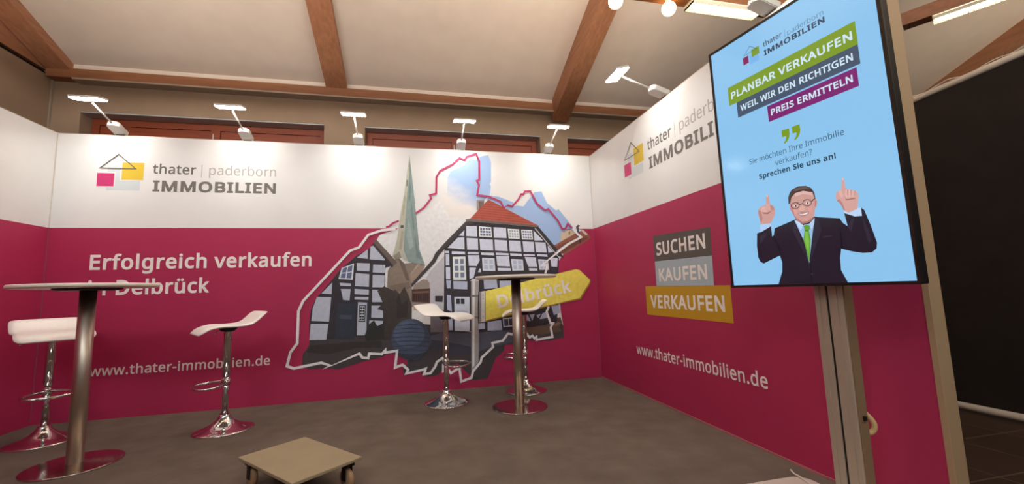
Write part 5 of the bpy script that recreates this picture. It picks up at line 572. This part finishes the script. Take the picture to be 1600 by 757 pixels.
def ribbon(bm, fr, pts, w, h, ly, col):
    pts = [Vector(p) for p in pts]; n = len(pts); L = []; R = []
    for i, p in enumerate(pts):
        d1 = (p - pts[i - 1]).normalized() if i else None
        d2 = (pts[i + 1] - p).normalized() if i < n - 1 else None
        if d1 is None: d1 = d2
        if d2 is None: d2 = d1
        nrm = Vector((-d1.y - d2.y, d1.x + d2.x))
        if nrm.length < 1e-4: nrm = Vector((-d1.y, d1.x))
        nrm.normalize(); k = max(0.5, nrm.dot(Vector((-d1.y, d1.x))))
        L.append(p + nrm * w / 2 / k); R.append(p - nrm * w / 2 / k)
    for i in range(n - 1):
        vs = [bm.verts.new(fr(q.x, q.y, h + (i % 5) * 2e-5)) for q in (L[i], R[i], R[i + 1], L[i + 1])]
        f = bm.faces.new(vs); f.normal_update()
        if f.normal.dot(fr.n) < 0: f.normal_flip()
        for l in f.loops: l[ly] = col
for nm, sel in [('printed_magenta_outline', [q]) for q in LINES[:2]] + [('printed_white_outline', [q]) for q in LINES[2:]]:
    bm = bmesh.new(); ly = bm.loops.layers.float_color.new('ink')
    for h, wd, c in sel: ribbon(bm, FM, [(c[i] / 1000, c[i + 1] / 1000) for i in range(0, len(c), 2)], wd / 1000, 0.0106, ly, hexc(h))
    link(nm, bm, ink(), mural)
textobj('printed_place_name', FM, [dict(body='Delbrück', x=-1.126, y=0.793, w=0.835, cap=0.134, h=0.0114, weight=22, rot=math.atan2(0.148, 0.822))], INKWHITE, mural)

# ------------------------------------------------------------------ bar stools
def lemans_seat():
    prof = [(-0.222, 0.094), (-0.210, 0.092), (-0.184, 0.070), (-0.152, 0.038), (-0.115, 0.012), (-0.07, 0.002), (0, 0.0), (0.06, 0.002), (0.11, 0.0), (0.155, -0.012), (0.190, -0.032), (0.214, -0.052)]
    prof = smooth_path([(a, 0, b) for a, b in prof], 3)
    n = len(prof); nv = 12; th = 0.024; bm = bmesh.new(); top = []; bot = []
    for i, p in enumerate(prof):
        t = (prof[min(i + 1, n - 1)] - prof[max(i - 1, 0)]).normalized(); nr = Vector((-t.z, 0, t.x))
        e = min(p.x + 0.222, 0.214 - p.x) / 0.04
        hw = 0.205 if e >= 1 else 0.205 - 0.04 * (1 - math.sqrt(max(0, 1 - (1 - e) ** 2)))
        hw -= 0.012 * math.exp(-((p.x - 0.0) / 0.09) ** 2)
        endk = min(1, 0.35 + e)
        a, b = [], []
        for j in range(nv + 1):
            s = -1 + 2 * j / nv
            k = th / 2 * (1 - abs(s) ** 6 * 0.75) * endk
            q = Vector((p.x, s * hw, p.z))
            a.append(bm.verts.new(q + nr * k)); b.append(bm.verts.new(q - nr * k))
        top.append(a); bot.append(b)
    for i in range(n - 1):
        for j in range(nv):
            bm.faces.new((top[i][j], top[i + 1][j], top[i + 1][j + 1], top[i][j + 1]))
            bm.faces.new((bot[i][j], bot[i][j + 1], bot[i + 1][j + 1], bot[i + 1][j]))
        bm.faces.new((top[i][0], bot[i][0], bot[i + 1][0], top[i + 1][0]))
        bm.faces.new((top[i][nv], top[i + 1][nv], bot[i + 1][nv], bot[i][nv]))
    for j in range(nv):
        bm.faces.new((top[0][j], top[0][j + 1], bot[0][j + 1], bot[0][j])); bm.faces.new((top[-1][j], bot[-1][j], bot[-1][j + 1], top[-1][j + 1]))
    bmesh.ops.recalc_face_normals(bm, faces=bm.faces)
    return bm
SEAT_Z = 0.775
def make_stool():
    t = thing('bar_stool', '', 'bar stool', (0, 0, 0), 0, 'white bar stools')
    s = link('seat', lemans_seat(), SEATWHITE, t, True, (0, 0, SEAT_Z))
    bm = bmesh.new()
    lathe(bm, [(0, 0.0), (0.2, 0.0), (0.2, 0.006), (0.19, 0.011), (0.15, 0.022), (0.105, 0.040), (0.07, 0.062), (0.048, 0.085), (0.038, 0.104), (0.036, 0.112), (0.0, 0.112)], 64)
    link('base', bm, CHROME, t, True)
    link('lower_column', lathe(bmesh.new(), [(0, 0.10), (0.0215, 0.10), (0.0215, 0.42), (0, 0.42)], 28), CHROME, t, True)
    link('upper_column', lathe(bmesh.new(), [(0.022, 0.395), (0.027, 0.395), (0.0275, SEAT_Z - 0.05), (0.030, SEAT_Z - 0.04), (0, SEAT_Z - 0.04)], 28), CHROME, t, True)
    bm = bmesh.new(); lathe(bm, [(0, SEAT_Z - 0.045), (0.045, SEAT_Z - 0.042), (0.060, SEAT_Z - 0.022), (0.060, SEAT_Z - 0.010), (0, SEAT_Z - 0.010)], 28)
    link('seat_plate', bm, DARKMETAL, t, True)
    bm = bmesh.new(); tube(bm, smooth_path([(0.03, -0.05, SEAT_Z - 0.03), (0.05, -0.12, SEAT_Z - 0.045), (0.06, -0.165, SEAT_Z - 0.075)], 5), 0.005, 8)
    link('lift_lever', bm, CHROME, t, True)
    zf = 0.352
    loop = smooth_path([(-0.022, -0.02, zf), (0.03, -0.085, zf - 0.004), (0.11, -0.14, zf - 0.012), (0.185, -0.11, zf - 0.016), (0.205, 0.0, zf - 0.018), (0.185, 0.11, zf - 0.016), (0.11, 0.14, zf - 0.012), (0.03, 0.085, zf - 0.004), (-0.022, 0.02, zf)], 5)
    bm = bmesh.new(); tube(bm, loop, 0.0095, 10)
    fr = link('footrest', bm, CHROME, t, True)
    link('footrest_collar', lathe(bmesh.new(), [(0.022, zf - 0.022), (0.030, zf - 0.022), (0.032, zf - 0.015), (0.032, zf + 0.015), (0.030, zf + 0.022), (0.022, zf + 0.022)], 28), CHROME, fr, True)
    return t
def copy_tree(o, parent=None):
    c = o.copy(); COL.objects.link(c); c.parent = parent
    for ch in list(o.children): copy_tree(ch, c)
    return c
STOOLS = (((-4.60, -0.545, 0), (0.66, -0.75), 0.0, 'white bar stool at far left, standing behind the left table'),
          ((-3.395, -0.674, 0), (-0.84, -0.54), 0.0, 'white bar stool standing alone right of the left table'),
          ((-1.714, -0.485, 0), (0.86, -0.50), 0.0, 'white bar stool left of the right table, in front of the printed stone ball'),
          ((-0.935, -0.310, 0), (-0.975, 0.20), -0.012, 'white bar stool half hidden behind the right table pole'))
proto = make_stool()
for i, (loc, d, dz, lab) in enumerate(STOOLS):
    o = proto if i == 0 else copy_tree(proto)
    o.location = loc; o.rotation_euler = (0, 0, math.atan2(d[1], d[0])); o['label'] = lab

# ------------------------------------------------------------------ high tables
def make_table():
    t = thing('bar_table', '', 'table', (0, 0, 0), 0, 'round high tables')
    R = 0.35
    link('tabletop', lathe(bmesh.new(), [(0, 1.077), (R - 0.008, 1.077), (R, 1.082), (R, 1.096), (R - 0.004, 1.10), (0, 1.10)], 80), TOPWHITE, t)
    link('mounting_plate', lathe(bmesh.new(), [(0, 1.062), (0.15, 1.062), (0.165, 1.070), (0.165, 1.0775), (0, 1.0775)], 40), DARKMETAL, t)
    link('pole', lathe(bmesh.new(), [(0, 0.01), (0.0415, 0.01), (0.0415, 1.064), (0, 1.064)], 40), STEEL, t, True)
    link('base_plate', lathe(bmesh.new(), [(0, 0.0), (0.232, 0.0), (0.232, 0.007), (0.228, 0.010), (0.06, 0.016), (0, 0.016)], 80), BASEST, t)
    for o in t.children:
        if o.name.startswith(('tabletop', 'base_plate')):
            for p in o.data.polygons: p.use_smooth = abs(p.normal.z) < 0.5
    return t
tb = make_table(); tb.location = (-4.02, -1.148, 0); tb['label'] = 'round white-topped high table with steel pole at the left'
tc2 = copy_tree(tb); tc2.location = (-1.13, -0.835, 0); tc2['label'] = 'round white-topped high table with steel pole in front of the yellow direction sign'

# ------------------------------------------------------------------ furniture dolly
dc = [Vector((-2.899, -1.787, 0)), Vector((-2.621, -1.564, 0)), Vector((-2.249, -1.995, 0)), Vector((-2.531, -2.23, 0))]
ctr = sum(dc, Vector()) / 4; ax = (dc[2] - dc[1]).normalized()
dl = thing('furniture_dolly', 'low olive beige board on four castors on the carpet in front', 'dolly', ctr, math.atan2(ax.y, ax.x))
LX, LY = 0.285, 0.179
link('board', B(-LX, LX, -LY, LY, 0.134, 0.150, bev=0.003), DOLLYTOP, dl)
bm = bmesh.new()
for s in (-1, 1): box(bm, -LX + 0.03, LX - 0.03, s * (LY - 0.045) - 0.022, s * (LY - 0.045) + 0.022, 0.116, 0.134)
link('underframe', bm, mat('dark_brown_batten', '3c2c20', 0.7), dl)
for sx in (-1, 1):
    for sy in (-1, 1):
        cx, cy = sx * (LX - 0.058), sy * (LY - 0.048)
        bm = bmesh.new()
        box(bm, cx - 0.03, cx + 0.03, cy - 0.025, cy + 0.025, 0.110, 0.116)
        for k in (-1, 1): box(bm, cx - 0.016, cx + 0.016, cy + k * 0.019 - 0.002, cy + k * 0.019 + 0.002, 0.040, 0.110, bev=0.0015)
        ca = link('castor', bm, DARKMETAL, dl)
        bm = bmesh.new()
        lathe(bm, [(0, -0.014), (0.040, -0.014), (0.049, -0.008), (0.049, 0.008), (0.040, 0.014), (0, 0.014)], 32)
        bmesh.ops.transform(bm, matrix=Matrix.Translation((cx, cy, 0.049)) @ Matrix.Rotation(PI / 2, 4, 'X'), verts=bm.verts)
        link('wheel', bm, RUBBER, ca, True)

# ------------------------------------------------------------------ monitor and its stand
SB = Vector((-0.434, -2.591, 0.966)); yw, ti = 0.167, 0.012
sd = Vector((math.sin(yw), -math.cos(yw), 0)); sn0 = Vector((-math.cos(yw), -math.sin(yw), 0)); su = (Vector((0, 0, math.cos(ti))) + sn0 * math.sin(ti)).normalized()
sn = sd.cross(su).normalized()
if sn.dot(sn0) < 0: sn = -sn
SW, SH = 0.72, 1.21
org = SB + sd * SW / 2 - sn * 0.03
mon = thing('monitor', 'upright black-framed monitor showing a smiling man on light blue', 'monitor', org)
FS = Frame(SB - org, sd, su, sn)
MB = Matrix(((sd.x, su.x, sn.x, (SB - org).x), (sd.y, su.y, sn.y, (SB - org).y), (sd.z, su.z, sn.z, (SB - org).z), (0, 0, 0, 1)))
link('housing', B(-0.012, SW + 0.012, -0.012, SH + 0.012, -0.045, -0.002, bev=0.004, mtx=MB), BLACK, mon)
bm = bmesh.new()
box(bm, -0.012, SW + 0.012, -0.012, 0.0, -0.004, 0.004, mtx=MB); box(bm, -0.012, SW + 0.012, SH, SH + 0.012, -0.004, 0.004, mtx=MB)
box(bm, -0.012, 0.0, 0.0, SH, -0.004, 0.004, mtx=MB); box(bm, SW, SW + 0.012, 0.0, SH, -0.004, 0.004, mtx=MB)
link('bezel', bm, mat('dark_bezel', '241c18', 0.35, 0.2), mon)
scrn = link('screen', B(0, SW, 0, SH, -0.002, 0.0, mtx=MB), lit('8cc6f0'), mon)
NAVY, LIME, SLATE, PLUM = '24405c', '7c9c28', '44566c', '7c2470'
D = 0.0004
def sflat(name, parts, mats): return flatobj(name, FS, parts, mats, scrn)
def stext(name, args, m): return textobj(name, FS, args, m, scrn)
sflat('banner', [(rect(0.078, 0.900, 0.647, 0.994), D, 0)], lit(LIME))['label'] = 'lime green banner'
sflat('banner', [(rect(0.119, 0.822, 0.646, 0.904), D * 0.7, 0)], lit(SLATE))['label'] = 'slate grey banner'
sflat('banner', [(rect(0.270, 0.740, 0.632, 0.815), D, 0)], lit(PLUM))['label'] = 'plum purple banner'
TL = lit('d2e8f6')
stext('banner_lettering', [dict(body='PLANBAR VERKAUFEN', x=0.094, y=0.927, w=0.538, cap=0.036, h=2 * D, weight=26)], TL)
stext('banner_lettering', [dict(body='WEIL WIR DEN RICHTIGEN', x=0.137, y=0.847, w=0.488, cap=0.030, h=2 * D, weight=26)], TL)
stext('banner_lettering', [dict(body='PREIS ERMITTELN', x=0.285, y=0.765, w=0.330, cap=0.029, h=2 * D, weight=26)], TL)
for q, hh, cc in ((rect(0.211, 1.050, 0.258, 1.092), D, '7cb8f0'), (rect(0.224, 1.080, 0.263, 1.117), 2 * D, '7c9c30'), (rect(0.177, 1.063, 0.206, 1.099), 2 * D, '84205c')):
    sflat('logo_square', [(q, hh, 0)], lit(cc))
sflat('logo_roof', [(tri_outline(0.183, 0.256, 0.2185, 1.107, 1.140, 0.0022), 3 * D, 0)], lit('2c5064'))
stext('logo_lettering', [dict(body='thater', x=0.284, y=1.097, w=0.089, cap=0.023, h=D, weight=12)], lit('2c4458'))
sflat('logo_divider', [(rect(0.385, 1.086, 0.3868, 1.122), D, 0)], lit('5c88a8'))
stext('logo_lettering', [dict(body='paderborn', x=0.397, y=1.087, w=0.149, cap=0.023, h=D)], lit('5c88a8'))
stext('logo_lettering', [dict(body='IMMOBILIEN', x=0.284, y=1.054, w=0.263, cap=0.025, h=D, weight=34)], lit('203c54'))
def quote(x):
    return [[(x, 0.679), (x + 0.033, 0.679), (x + 0.034, 0.655), (x + 0.030, 0.638), (x + 0.020, 0.624), (x + 0.006, 0.617), (x + 0.004, 0.622), (x + 0.013, 0.631), (x + 0.017, 0.642), (x + 0.017, 0.649), (x, 0.649)]]
sflat('quotation_mark', [(quote(0.322), D, 0)], lit('7c9c1c')); sflat('quotation_mark', [(quote(0.368), D, 0)], lit('7c9c1c'))
stext('caption', [dict(body='Sie möchten Ihre Immobilie', x=0.153, y=0.574, w=0.409, cap=0.025, h=D)], lit('3c5c74'))
stext('caption', [dict(body='verkaufen?', x=0.277, y=0.5335, w=0.161, cap=0.025, h=D)], lit('3c5c74'))
stext('caption', [dict(body='Sprechen Sie uns an!', x=0.194, y=0.491, w=0.329, cap=0.024, h=D, weight=30)], lit('1c384c'))
seen = []
for p in PERSON:
    if p[0] not in seen: seen.append(p[0])
for nm in seen:
    cols = []; parts = []
    for q in PERSON:
        if q[0] != nm: continue
        if q[2] not in cols: cols.append(q[2])
        c = q[3]; parts.append(([[(c[i] / 2000, c[i + 1] / 2000) for i in range(0, len(c), 2)]], 0.0003 + q[1] * 0.0002, cols.index(q[2])))
    # each hand of the pictured man is a patch of its own
    if nm in ('raised_hand', 'cuff'):
        for side in (0, 1):
            sel = [p for p in parts if (p[0][0][0][0] > 0.35) == bool(side)]
            sflat('pictured_' + nm, sel, [lit(c) for c in cols])
    else: sflat('pictured_' + nm, parts, [lit(c) for c in cols])

st = thing('monitor_stand', 'pale aluminium column stand carrying the monitor, on a flat base', 'stand', (-0.28, -2.96, 0))
bm = bmesh.new()
box(bm, -0.020, 0.022, 0.010, 0.062, 0.0, 1.9, bev=0.004); box(bm, -0.020, 0.022, -0.062, 0.000, 0.0, 1.9, bev=0.004)
box(bm, -0.010, 0.020, -0.002, 0.012, 0.0, 1.9)
box(bm, -0.0225, -0.018, 0.036, 0.040, 0.0, 1.9); box(bm, -0.0225, -0.018, -0.040, -0.034, 0.0, 1.9)
bmesh.ops.translate(bm, verts=bm.verts, vec=(0, 0, 0.012))
link('column', bm, ALU, st)
link('column_side', B(-0.014, 0.026, -0.068, -0.0622, 0.012, 1.912), ALU_SHADED, st)
link('slot', B(-0.016, -0.010, 0.0005, 0.0095, 0.012, 1.912), BLACK, st)
link('mount_plate', B(-0.032, -0.02, -0.02, 0.05, 1.15, 1.75), DARKMETAL, st)
bm = bmesh.new(); vs = box(bm, -0.52, 0.172, -0.46, 0.410, 0.0, 0.014)
es = [e for e in bm.edges if abs(e.verts[0].co.z - e.verts[1].co.z) > 0.01]
bmesh.ops.bevel(bm, geom=es, offset=0.07, segments=6, affect='EDGES', profile=0.5)
link('base_plate', bm, mat('light_grey_plate', 'bdb2a8', 0.5), st)
link('cable_clip', B(0.000, 0.012, -0.078, -0.068, 0.427, 0.445, bev=0.002), BLACK, st)
bm = bmesh.new()
tube(bm, smooth_path([(-0.225, -2.985, 0.447), (-0.212, -2.998, 0.428), (-0.202, -3.008, 0.402), (-0.205, -3.006, 0.378), (-0.218, -2.998, 0.366), (-0.228, -2.988, 0.375), (-0.226, -2.988, 0.395)], 6), 0.0105, 10)
tag(link('cable_loop', bm, mat('cream_cable', 'cdab78', 0.5), None, True), 'cream cable loop sticking out behind the monitor column', 'cable')
bm = bmesh.new()
tube(bm, smooth_path([(-0.095, -2.475, 0.008), (-0.118, -2.52, 0.008), (-0.143, -2.567, 0.021), (-0.156, -2.627, 0.0185), (-0.19, -2.75, 0.0185), (-0.2, -2.86, 0.0185)], 5), 0.0042, 8)
tag(link('floor_cable', bm, mat('white_cable', 'd0c6bc', 0.5), None, True), 'thin white cable lying over the base plate of the monitor stand', 'cable')

# ------------------------------------------------------------------ black partition beside the stand
pt = thing('partition_screen', 'black cloth partition between white tubes, right of the stand', 'partition', (1.93, -2.4, 0))
bm = B(-0.006, 0.006, -2.2, 1.6, 0.05, 2.22)
for v in bm.verts:
    if v.co.z > 1: v.co.z = 2.41 - 0.054 * (v.co.y + 0.22)
link('cloth', bm, FABRIC, pt)
bm = bmesh.new(); tube(bm, [(0, -2.2, 2.532), (0, 1.6, 2.327)], 0.025, 16); link('top_tube', bm, TUBEWHITE, pt, True)
bm = bmesh.new(); tube(bm, [(0, -2.2, 0.03), (0, 1.6, 0.03)], 0.028, 16); link('bottom_tube', bm, TUBEWHITE, pt, True)
for y in (-2.17, 1.57):
    bm = bmesh.new(); tube(bm, [(0.03, y, 0.0), (0.03, y, 2.30)], 0.02, 12); link('upright', bm, TUBEWHITE, pt, True)
for y in (0.9, 0.45, 0.2, -0.1, -0.25):
    bm = bmesh.new()
    tube(bm, smooth_path([(-0.01, y - 0.09, 2.438 - 0.054 * y), (-0.015, y - 0.03, 2.448 - 0.054 * y + 0.005 * math.sin(y * 9)), (-0.01, y + 0.03, 2.446 - 0.054 * y), (-0.012, y + 0.1, 2.428 - 0.054 * y)], 4), 0.004, 6)
    link('loose_tape', bm, TUBEWHITE, pt, True)
